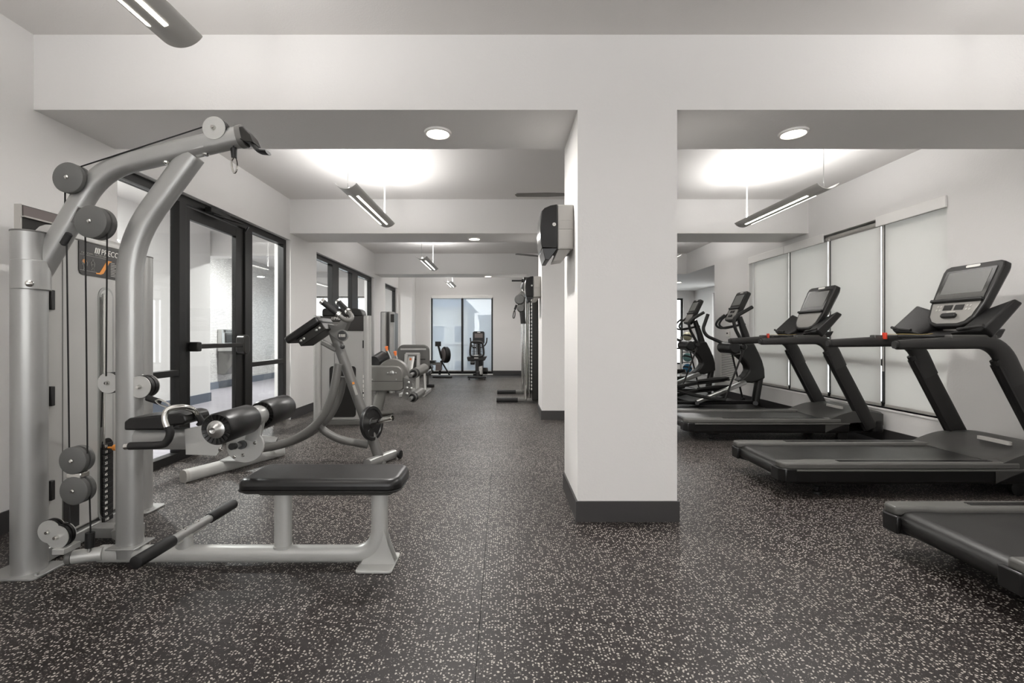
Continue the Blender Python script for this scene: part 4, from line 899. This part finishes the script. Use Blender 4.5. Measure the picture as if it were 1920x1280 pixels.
part('display', MB().box(A12(890, 0, 12.65).x, A12(905, 0, 12.65).x, 12.652, 12.662, A12(0, 633, 12.65).z, A12(0, 625, 12.65).z), 'brown_panel', cn)
part('handle_slot', MB().box(A12(895, 0, 12.65).x, A12(900.5, 0, 12.65).x, 12.652, 12.662, A12(0, 623.3, 12.65).z, A12(0, 622, 12.65).z), 'white_plastic', cn)
for pts in ([(882, 633), (883, 643), (886, 650), (892, 652)], [(913, 633), (912, 642), (907, 649), (900, 651)]):
    part('handlebar', MB().tube(smooth_path([A12(u, v, 12.5) for u, v in pts], 4), .019, seg=8), 'black_plastic', bk)

# ------------------------------------------------------------------ cable tower against the second column line
ct = thing('cable_machine', 'chrome cable crossover tower with two floor legs beyond the second column', 'exercise machine', (.5, 8.5, 0))
for y in (7.9, 9.05):
    lg = part('floor_leg', MB().tube([(-.05, y, .045), (.62, y, .045)], .03, .035, 12, ref=(0, 0, 1), sq=.7), 'mid_grey', ct)
    part('leg_cover', MB().tube([(-.10, y, .045), (.26, y, .045)], .036, .04, 12, ref=(0, 0, 1), sq=.7), 'black_rubber', lg)
    part('upright', MB().tube([(.40, y, .05), (.40, y, 2.12)], .035, .03, 12, sq=.7), 'chrome', ct)
    part('stack_shroud', MB().box(.50, .64, y-.1, y+.1, .05, 2.05), 'dark_steel', ct, bevel=.012)
    part('guide_post', MB().cyl((.46, y, .06), (.46, y, 2.05), .018, seg=10), 'chrome', ct)
    ad = part('pin_holes', MB().box(.395, .405, y-.034, y-.031, .3, 1.95), 'dark_steel', ct)
hs = MB()
for k in range(30): hs.box(.485, .4995, 7.83, 7.86, .22+k*.06, .255+k*.06)
part('stack_numbers', hs, 'white_print', ct)
part('top_bar', MB().box(.36, .62, 7.85, 9.1, 2.05, 2.13), 'dark_steel', ct, bevel=.01)
part('pull_up_bar', MB().cyl((.16, 7.95, 2.08), (.40, 7.95, 2.08), .014, seg=10), 'dark_steel', ct)
part('bar_collar', MB().cyl((.33, 7.95, 2.08), (.37, 7.95, 2.08), .03, seg=12), 'dark_steel', ct)
cr = part('pulley_carriage', MB().prism([(.27, 1.55), (.37, 1.5), (.39, 1.85), (.33, 1.9), (.25, 1.82)], 'y', 7.83, 7.97), 'mid_grey', ct, bevel=.02)
part('pulley', MB().lathe((.29, 7.80, 1.75), (0, 1, 0), [(0, .07), (.02, .085), (.06, .085), (.08, .07)], 22), 'pulley_grey', cr)
part('pulley', MB().lathe((.31, 7.80, 1.60), (0, 1, 0), [(0, .05), (.02, .065), (.06, .065), (.08, .05)], 22), 'pulley_grey', cr)
part('cable_stop', MB().tube([(.24, 7.87, 1.66), (.21, 7.87, 1.58)], .02, seg=8), 'black_rubber', cr)
part('carabiner', MB().tube(smooth_path([(.21, 7.87, 1.58), (.19, 7.87, 1.53), (.18, 7.87, 1.45), (.2, 7.87, 1.44), (.215, 7.87, 1.5), (.21, 7.87, 1.58)], 4)[:-1], .008, seg=6, closed=True), 'dark_steel', cr)
part('strap', MB().tube([(.33, 7.83, 1.55), (.345, 7.83, 1.42), (.35, 7.83, 1.34)], .045, .012, 8), 'black_rubber', ct)

# ------------------------------------------------------------------ treadmills (local: x from the rear end to the front, y across, z up)
def make_treadmill(loc, label):
    t = thing('treadmill', label, 'treadmill', loc, 'treadmills facing the windows')
    ORG[t.name] = Vector((0, 0, 0))                       # built in its own coordinates
    HW = .365
    part('belt', MB().prism([(.09, .112), (.05, .118), (.022, .14), (.012, .17), (.022, .2), (.05, .222), (.09, .228), (1.75, .228), (1.75, .112)], 'y', -HW+.1, HW-.1), 'belt', t, smooth=50)
    part('deck_frame', MB().box(.14, 2.1, -HW+.05, HW-.05, .095, .111), 'black_plastic', t, bevel=.01)
    for s in (-1, 1):
        o = lambda a: s*a
        pl = [(0.0, HW-.10), (0.0, HW-.03), (.03, HW), (1.66, HW), (1.66, HW-.115), (.22, HW-.115), (.17, HW-.10)]
        rl = part('side_rail', MB().prism([(u, s*v) for u, v in pl], 'z', .205, .252), 'rail_grey', t, bevel=.014, segs=3)
        gr = MB()
        for k in range(3):
            gr.box(.42, 1.5, s*(HW-.04-k*.016)-.004, s*(HW-.04-k*.016)+.004, .2505, .2545)
        part('foot_grips', gr, 'tread_side', rl)
        pl2 = [(0.02, HW-.115), (0.0, HW-.04), (.03, HW-.008), (1.75, HW-.008), (1.75, HW-.115)]
        sk = part('side_skirt', MB().loft([[(u+(.09 if z < .12 and u < .1 else 0), s*(v-(.02 if z < .12 else 0)), z) for u, v in pl2] for z in (.095, .12, .205)]), 'tread_side', t, bevel=.006)
        part('skirt_lip', MB().box(.02, 1.75, *sorted((s*(HW-.010), s*(HW+.003))), .192, .205), 'rail_grey', sk, bevel=.003)
        part('skirt_seam', MB().box(.305, .309, *sorted((s*(HW-.02), s*(HW-.0065))), .1, .19), 'black_plastic', sk)
        part('end_cap', MB().loft([[(u, s*v, z) for u, v in ((-.012, HW-.125), (-.012, HW-.035), (.02, HW+.004), (.10, HW+.004), (.10, HW-.01), (.03, HW-.02), (.012, HW-.125))] for z in (.12, .21)]), 'tread_side', t, bevel=.008)
        ft = part('rear_foot', MB().lathe((.32, s*(HW-.12), 0), (0, 0, 1), [(0, .032), (.018, .03), (.024, .014), (.10, .014)], 14), 'black_rubber', t)
        part('foot_bracket', MB().prism([(.22, .10), (.44, .10), (.38, .055), (.30, .055)], 'y', s*(HW-.12)-.03, s*(HW-.12)+.03), 'black_plastic', ft, bevel=.006)
        part('wheel', MB().lathe((1.72, s*(HW-.08), .055), (0, 1, 0), [(-.02, .045), (-.016, .055), (.016, .055), (.02, .045)], 20), 'black_rubber', t)
        # upright and hand rail
        up = part('upright', MB().tube([(1.99, s*(HW-.03), .15), (1.55, s*(HW-.03), .99)], .075, .028, 16, sq=.55), 'tread_upright', t, smooth=50)
        part('upright_edge', MB().tube([(1.925, s*(HW-.03), .14), (1.512, s*(HW-.03), .93)], .012, .033, 10, sq=.6), 'black_plastic', up)
        for bx_, bz in ((1.50, .96), (1.56, .945), (1.555, .90)): part('bolt', MB().lathe((bx_, s*(HW-.03)-.028, bz), (0, -1, 0), [(0, .008), (.003, .007)], 8), 'black_plastic', up)
        arm = fillet([(.82, s*(HW-.03), 1.075), (1.525, s*(HW-.03), 1.10), (1.658, s*(HW-.03), .80)], [.15], 8)
        n = len(arm)
        part('hand_rail', MB().tube(arm, .048, .04, 18, sq=.72, taper=[(.7, .7), (1, 1)]+[(1+.58*k/(n-3), 1-.14*k/(n-3)) for k in range(n-2)]).tube([(.80, s*(HW-.03), 1.075), (.82, s*(HW-.03), 1.075)], .026, .022, 18, sq=.72), 'tread_arm', t, smooth=60)
        part('rail_trim', MB().box(1.18, 1.5, s*(HW-.03)-.030, s*(HW-.03)+.030, 1.10, 1.146), 'tread_grey', t, bevel=.008)
    # motor cover between the uprights
    rows = []
    for i in range(15):
        u = i/14; row = []
        for j in range(17):
            v = -1+2*j/16; a = abs(v)
            x = 1.49+u*.62
            crown = .250+(.108*math.sin(min(1, u*1.7)*PI/2))
            dip = (1-a**2.2)*.062*math.exp(-((u-.3)/.3)**2)
            rear = 0 if u > 0 else 0
            row.append((x+.10*(1-a**4)*(1-u)*.9, v*(HW-.005), crown-dip-rear-(.03*max(0, u-.75)/.25)-.025*a**8))
        rows.append(row)
    hood = part('motor_cover', MB().sheet(rows, .12), 'tread_grey', t, smooth=60, bevel=0)
    part('cover_badge', MB().prism(rrect(1.80, 1.835, -.16, .08, .015), 'z', .326, .350), 'beige_plastic', hood)
    part('front_bumper', MB().prism(rrect(2.0, 2.13, -HW, HW, .05), 'z', .10, .24), 'tread_side', t, bevel=.02)
    # console bridge: cross bars, winged tray with cup holders
    part('cross_bar', MB().cyl((1.42, -HW+.03, 1.10), (1.42, HW-.03, 1.10), .026, seg=16), 'grip_foam', t)
    part('bridge', MB().loft([[(1.42, y, 1.12), (1.58, y, 1.12), (1.62, y, 1.19), (1.48, y, 1.17)] for y in (-HW+.05, HW-.05)]), 'black_plastic', t, bevel=.012)
    pdz = part('sensor_plate', MB().prism(rrect(1.2, 1.52, -.2, .12, .03), 'z', 1.128, 1.145), 'tread_arm', t, bevel=.005)
    for s in (-1, 1):
        wing = part('cup_tray', MB().loft([[(1.38, s*(HW-.01+a*.03), z0), (1.60, s*(HW-.01+a*.03), z1), (1.66, s*(HW-.01+a*.03), z2), (1.45, s*(HW-.01+a*.03), z3)]
                        for a, z0, z1, z2, z3 in ((1, 1.20, 1.40, 1.37, 1.13), (0, 1.18, 1.39, 1.35, 1.115), (-5, 1.17, 1.34, 1.30, 1.11), (-7.5, 1.16, 1.24, 1.20, 1.10))]), 'black_plastic', t, bevel=.014, segs=3)
        part('tray_lip', MB().tube([(1.385, s*(HW+.015), 1.21), (1.375, s*(HW-.08), 1.195), (1.385, s*(HW-.17), 1.185)], .012, seg=8), 'tread_arm', wing)
    part('console_neck', MB().tube([(1.58, 0, 1.13), (1.60, 0, 1.30)], .05, .11, 14, sq=.7), 'console_silver', t, smooth=60)
    # console: a tilted shield with screen, sill and keys
    Mx = frame_mtx((1.485, 0, 1.20), (0, -1, 0), (.42, 0, .907))     # u to the walker's right, v up the face, w out of the face
    def cx(mb): return mb.xf(Mx)
    shield = [(-.10, .01), (.10, .01), (.155, .035), (.19, .085), (.215, .20), (.235, .50), (.225, .535), (.19, .55), (-.19, .55), (-.225, .535), (-.235, .50), (-.215, .20), (-.19, .085), (-.155, .035)]
    con = part('console', cx(MB().loft([[(u*k, .28+(v-.28)*k, w_) for u, v in shield] for w_, k in ((-.07, .9), (-.045, 1), (.0, 1), (.008, .97))])), 'tread_upright', t, bevel=.006, segs=2)
    part('bezel', cx(MB().prism(rrect(-.195, .195, .235, .50, .012), 'z', .007, .013)), 'screen_dark', con, bevel=.002)
    part('display', cx(MB().prism(rrect(-.165, .165, .29, .48, .008), 'z', .0125, .0145)), 'screen', con)
    part('ledge', cx(MB().box(-.205, .205, .215, .24, .006, .035)), 'black_plastic', con, bevel=.006)
    low = [(-.08, .032), (.08, .032), (.13, .05), (.165, .095), (.188, .20), (.188, .212), (-.188, .212), (-.188, .20), (-.165, .095), (-.13, .05)]
    kp = part('key_panel', cx(MB().prism(low, 'z', .007, .012)), 'console_silver', con, bevel=.002)
    for u in (-.045, .045): part('readout', cx(MB().box(u-.035, u+.035, .145, .19, .0115, .015)), 'screen_dark', kp)
    for u in (-.13, -.105, .105, .13):
        for v in (.15, .18): part('key', cx(MB().lathe((u, v, .0115), (0, 0, 1), [(0, .009), (.003, .008)], 10)), 'beige_plastic', kp)
    part('control_paddle', cx(MB().prism(rrect(-.06, .06, .075, .115, .018), 'z', .0115, .035)), 'black_plastic', kp, bevel=.008)
    part('stop_key', cx(MB().prism(rrect(-.035, .035, .122, .134, .005), 'z', .0115, .018)), 'beige_plastic', kp)
    part('handle_slot', cx(MB().prism(rrect(-.055, .055, .516, .538, .0105), 'z', .0065, .0105)), 'white_plastic', con)
    part('safety_clip', MB().box(1.245, 1.262, HW-.09, HW-.05, 1.11, 1.165), 'red_plastic', t, bevel=.004)
    part('safety_cord', MB().tube(smooth_path([(1.25, HW-.07, 1.152), (1.33, .16, 1.152), (1.42, .12, 1.15), (1.52, .04, 1.165)], 5), .0022, seg=6), 'yellow_plastic', t)
    return t
TX = 1.955
tm = make_treadmill((TX, 3.60, 0), 'black treadmill in the middle of the right side, console in front of the white wall')
dup(tm, (TX, 5.31, 0), 'black treadmill farther back, next to the ellipticals', tm['group'])
dup(tm, (2.035, 2.14, 0), 'nearest black treadmill, only its deck showing at the lower right', tm['group'])

# ------------------------------------------------------------------ ellipticals (local: x rear to front, y across, z up)
def make_elliptical(loc, label):
    t = thing('elliptical', label, 'elliptical', loc, 'ellipticals by the window')
    ORG[t.name] = Vector((0, 0, 0))
    DD = 7.2; X0_ = 2.0; k_ = DD/F
    def E(zx, zy, y=0.):                                   # outline read off the side of the machine, local metres
        k = (DD+y)/F; return Vector(((zx/4+1260-CX)*k-X0_, y, H-(zy/4+480-CY)*k))
    def E2(zx, zy): v = E(zx, zy); return (v.x, v.z)
    body = [E2(*q) for q in ((452, 678), (500, 655), (560, 668), (605, 665), (640, 735), (668, 800), (684, 860), (688, 930), (640, 948), (590, 965), (548, 962), (490, 950), (545, 905), (566, 872), (560, 838), (535, 800), (495, 765), (456, 742))]
    part('front_shroud', MB().prism(body, 'y', -.10, .10), 'tread_upright', t, bevel=.025, segs=3)
    part('front_leg', MB().tube([E(668, 925), E(652, 1020), E(636, 1118)], .05, .06, 12, sq=.7), 'tread_upright', t, smooth=60)
    part('front_foot', MB().tube([E(640, 1122, -.28), E(640, 1122, .28)], .035, .03, 12, ref=(0, 0, 1), sq=.7), 'black_plastic', t)
    part('mast', MB().tube([E(585, 700), E(560, 600), E(515, 470)], .05, .055, 14, sq=.7, taper=[1.2, 1, .8]), 'tread_upright', t, smooth=60)
    cpl = [E2(*q) for q in ((432, 500), (452, 405), (500, 292), (520, 284), (592, 276), (590, 300), (545, 410), (500, 470), (470, 505))]
    # console, a tilted slab facing the rear
    a, b = E(440, 500), E(545, 282); d = (b-a).normalized(); nrm = Vector((-d.z, 0, d.x))
    Mx = frame_mtx(a, (0, -1, 0), d); L_ = (b-a).length
    con = part('console', MB().loft([[(u*k, v, w_) for u, v in rrect(-.17, .17, 0, L_, (.04, .04, .08, .08))] for w_, k in ((-.06, .92), (-.03, 1), (.01, 1))]).xf(Mx), 'tread_upright', t, bevel=.006)
    part('bezel', MB().prism(rrect(-.15, .15, L_*.44, L_*.93, .012), 'z', .0095, .014).xf(Mx), 'screen_dark', con)
    part('display', MB().prism(rrect(-.125, .125, L_*.53, L_*.88, .008), 'z', .0135, .016).xf(Mx), 'screen', con)
    part('ledge', MB().box(-.16, .16, L_*.40, L_*.45, .008, .03).xf(Mx), 'black_plastic', con, bevel=.005)
    kp = part('key_panel', MB().prism(rrect(-.14, .14, L_*.05, L_*.38, .03), 'z', .0095, .013).xf(Mx), 'console_silver', con)
    for u in (-.035, .035): part('readout', MB().box(u-.028, u+.028, L_*.26, L_*.34, .0125, .016).xf(Mx), 'screen_dark', kp)
    part('control_paddle', MB().prism(rrect(-.05, .05, L_*.12, L_*.2, .012), 'z', .0125, .03).xf(Mx), 'black_plastic', kp, bevel=.006)
    part('handle_slot', MB().prism(rrect(-.045, .045, L_*.945, L_*.975, .006), 'z', .0095, .013).xf(Mx), 'white_plastic', con)
    # fixed horn bars
    fx = part('fixed_bar', MB().tube(smooth_path([E(405, 455, -.14), E(360, 492, -.15), E(343, 530, -.14), E(375, 553, -.12), E(440, 545, -.08), E(520, 530, -.02), E(560, 525, 0)], 4), .017, seg=10), 'grip_foam', t, smooth=60)
    part('fixed_bar', MB().tube(smooth_path([E(430, 450, .14), E(385, 488, .15), E(366, 528, .14), E(400, 553, .12), E(460, 545, .08), E(520, 530, .02), E(560, 525, 0)], 4), .017, seg=10), 'grip_foam', t, smooth=60)
    # moving arms with their joints and link rods
    A1 = [E(614, 396, -.30), E(470, 478, -.30), E(486, 560, -.27), E(556, 690, -.22)]
    a1 = part('moving_arm', MB().tube(fillet(A1, [.09, .06], 6), .024, .028, 12, taper=None), 'tread_arm', t, smooth=60)
    part('arm_grip', MB().tube([E(616, 395, -.30), E(500, 461, -.30)], .027, .027, 12), 'grip_foam', a1)
    A2 = [E(278, 452, .30), E(240, 560, .30), E(268, 612, .28), E(448, 692, .22)]
    a2 = part('moving_arm', MB().tube(fillet(A2, [.06, .06], 6), .026, .028, 12), 'tread_arm', t, smooth=60)
    part('arm_grip', MB().tube([E(280, 448, .30), E(248, 540, .30)], .027, .027, 12), 'grip_foam', a2)
    part('hub', MB().lathe(E(490, 705, -.22), (0, 1, 0), [(0, .07), (.02, .09), (.42, .09), (.44, .07)], 22), 'black_plastic', t)
    part('hub_pad', MB().prism(rrect(E(440, 0).x, E(482, 0).x, E(0, 750).z, E(0, 675).z, .015), 'y', -.19, -.10), 'mid_grey', t, bevel=.008)
    part('hub_recess', MB().prism(rrect(E(447, 0).x, E(474, 0).x, E(0, 738).z, E(0, 692).z, .01), 'y', -.195, -.188), 'screen_dark', t)
    for pts, y, arm_ in (((558, 696), -.22, a1), ((448, 692), .22, a2)):
        part('joint', MB().lathe(E(*pts, y-.03), (0, 1, 0), [(0, .03), (.012, .045), (.05, .045), (.06, .03)], 18), 'black_plastic', arm_)
    part('link_rod', MB().tube([E(550, 720, -.25), E(410, 1092, -.25)], .014, seg=8), 'tread_upright', t)
    part('link_rod', MB().tube([E(455, 720, .25), E(540, 1078, .25)], .014, seg=8), 'tread_upright', t)
    # ramp rails, pedal arms, pedals, base
    for y in (-.13, .13): part('ramp_rail', MB().tube([E(195, 1112, y), E(560, 962, y)], .030, .05, 8, sq=.5), 'steel', t)
    part('ramp_cover', MB().tube([E(230, 1094), E(500, 985)], .02, .08, 8, sq=.5), 'black_plastic', t)
    for y, dz in ((-.25, 0), (.25, 60)):
        pa_ = part('pedal_arm', MB().tube(smooth_path([E(-330, 985+dz*.4, y), E(-60, 1000+dz, y), E(200, 1065+dz, y), E(410, 1098-dz*.3, y)], 5), .026, .03, 10), 'tread_arm', t, smooth=60)
        part('pedal', MB().loft([[E(u, v, y+s_*.085) for s_ in (-1, 1)]+[E(u, v+h_, y+s_*.085) for s_ in (1, -1)] for u, v, h_ in ((40, 985+dz, 25), (195, 955+dz, 28), (400, 935+dz, 25), (440, 925+dz, 20))]), 'black_plastic', pa_, bevel=.01)
        part('toe_guard', MB().loft([[E(u, v, y+s_*.085) for s_ in (-1, 1)]+[E(u+8, v+30, y+s_*.085) for s_ in (1, -1)] for u, v in ((195, 945+dz), (330, 925+dz), (440, 922+dz))]), 'tread_arm', pa_, bevel=.008)
    part('base_rail', MB().tube([E(-380, 1105), E(200, 1118), E(640, 1112)], .03, .05, 10, sq=.6), 'black_plastic', t)
    part('rear_housing', MB().prism(rrect(E(-390, 0).x, E(-120, 0).x, .03, .44, .14), 'y', -.2, .2), 'tread_upright', t, bevel=.03, segs=3)
    part('cross_foot', MB().tube([E(200, 1122, -.3), E(200, 1122, .3)], .03, .028, 10, ref=(0, 0, 1)), 'black_plastic', t)
    part('wheel', MB().lathe(E(545, 1092, .25), (0, 1, 0), [(-.02, .02), (-.016, .028), (.016, .028), (.02, .02)], 14), 'black_rubber', t)
    # stand the machine on the floor
    return t
el = make_elliptical((2.0, 7.25, 0.03), 'black elliptical trainer beside the farther treadmill')
dup(el, (1.97, 8.85, 0.03), 'black elliptical trainer farthest back, beside the medicine ball rack', el['group'])
em = part('floor_mat', MB().prism(rrect(1.3, 4.08, 6.75, 9.35, .03), 'z', .0005, .012), 'mat_black'); tag(em, 'thin black rubber mat under the two ellipticals', 'mat')

# ------------------------------------------------------------------ ball rack, balls
rk = thing('ball_rack', 'slim white medicine ball rack beyond the ellipticals', 'rack', (4.47, 11.6, 0))
part('base', MB().prism(rrect(4.2, 4.9, 11.35, 11.85, .05), 'z', 0, .03), 'dark_steel', rk, bevel=.008)
part('pole', MB().cyl((4.46, 11.6, .03), (4.46, 11.6, 1.12), .022, seg=14), 'white_plastic', rk)
part('shelf_bar', MB().cyl((4.1, 11.6, .82), (4.46, 11.6, .82), .02, seg=10), 'dark_steel', rk)
BALLS = [(1.12, 'ball_tan', 'tan and dark medicine ball, topmost on the rack'), (.86, 'ball_dark', 'dark medicine ball second from the top of the rack'), (.60, 'ball_teal', 'pale teal medicine ball third from the top of the rack'), (.33, 'ball_blue', 'blue medicine ball lowest on the rack')]
for z, m_, lab in BALLS:
    zz = z
    part('cradle', MB().tube([(4.48, 11.6, zz-.13), (4.62, 11.54, zz-.128), (4.70, 11.60, zz-.126)], .012, seg=8), 'dark_steel', rk)
    c = (4.62, 11.58, zz)
    bl = thing('medicine_ball', lab, 'ball', c, 'medicine balls on the rack')
    n = 12
    part('shell', MB().lathe((c[0], c[1], c[2]-.112), (0, 0, 1), [(.112*(1-math.cos(PI*k/n)), .112*math.sin(PI*k/n)) for k in range(n+1)], 20), m_, bl)
    part('band', MB().lathe(c, (.3, .2, 1), [(-.02, .1115), (-.016, .1135), (.016, .1135), (.02, .1115)], 24), 'black_rubber' if m_ != 'ball_dark' else 'beige_plastic', bl)
sbx = (4.19, 11.9, .55)
sb_ = part('exercise_ball', MB().lathe((sbx[0], sbx[1], .55-.21), (0, 0, 1), [(.21*(1-math.cos(PI*k/14)), .21*math.sin(PI*k/14)) for k in range(15)], 28), 'blue_rubber'); tag(sb_, 'blue exercise ball just showing past the column edge, beside the ball rack', 'ball')
bs = thing('ball_stand', 'low black stand under the blue exercise ball', 'stand', (4.19, 11.9, 0))
part('ring', MB().tube([(4.19+.15*math.cos(q), 11.9+.15*math.sin(q), .383) for q in [2*PI*k/20 for k in range(20)]], .014, seg=8, closed=True, ref=(0, 0, 1)), 'dark_steel', bs)
for k in range(3):
    q = 2*PI*k/3; part('leg', MB().cyl((4.19+.15*math.cos(q), 11.9+.15*math.sin(q), .38), (4.19+.22*math.cos(q), 11.9+.22*math.sin(q), 0), .012, seg=8), 'dark_steel', bs)

# ------------------------------------------------------------------ thermostat and air grille on the right wall
th = thing('thermostat', 'small white thermostat on the right wall above the air grille', 'thermostat', (XR, 8.5, 1.14))
part('case', MB().box(XR-.028, XR-.001, 8.44, 8.58, 1.12, 1.22), 'white_plastic', th, bevel=.006)
part('display', MB().box(XR-.03, XR-.028, 8.485, 8.535, 1.17, 1.195), 'screen_dark', th)
gr = thing('air_grille', 'white return air grille low on the right wall behind the ellipticals', 'grille', (XR, 8.5, .3))
part('frame', MB().box(XR-.014, XR-.001, 8.22, 8.27, .27, .88).box(XR-.014, XR-.001, 8.78, 8.83, .27, .88).box(XR-.014, XR-.001, 8.27, 8.78, .83, .88).box(XR-.014, XR-.001, 8.27, 8.78, .27, .32), 'white_plastic', gr)
part('backing', MB().box(XR-.004, XR-.001, 8.27, 8.78, .32, .83), 'mid_grey', gr)
me = None
for k in range(16):
    o = part('slat', MB().box(XR-.014, XR-.006, 8.27, 8.78, .325+k*.0318, .343+k*.0318), 'white_plastic', gr, smooth=0)
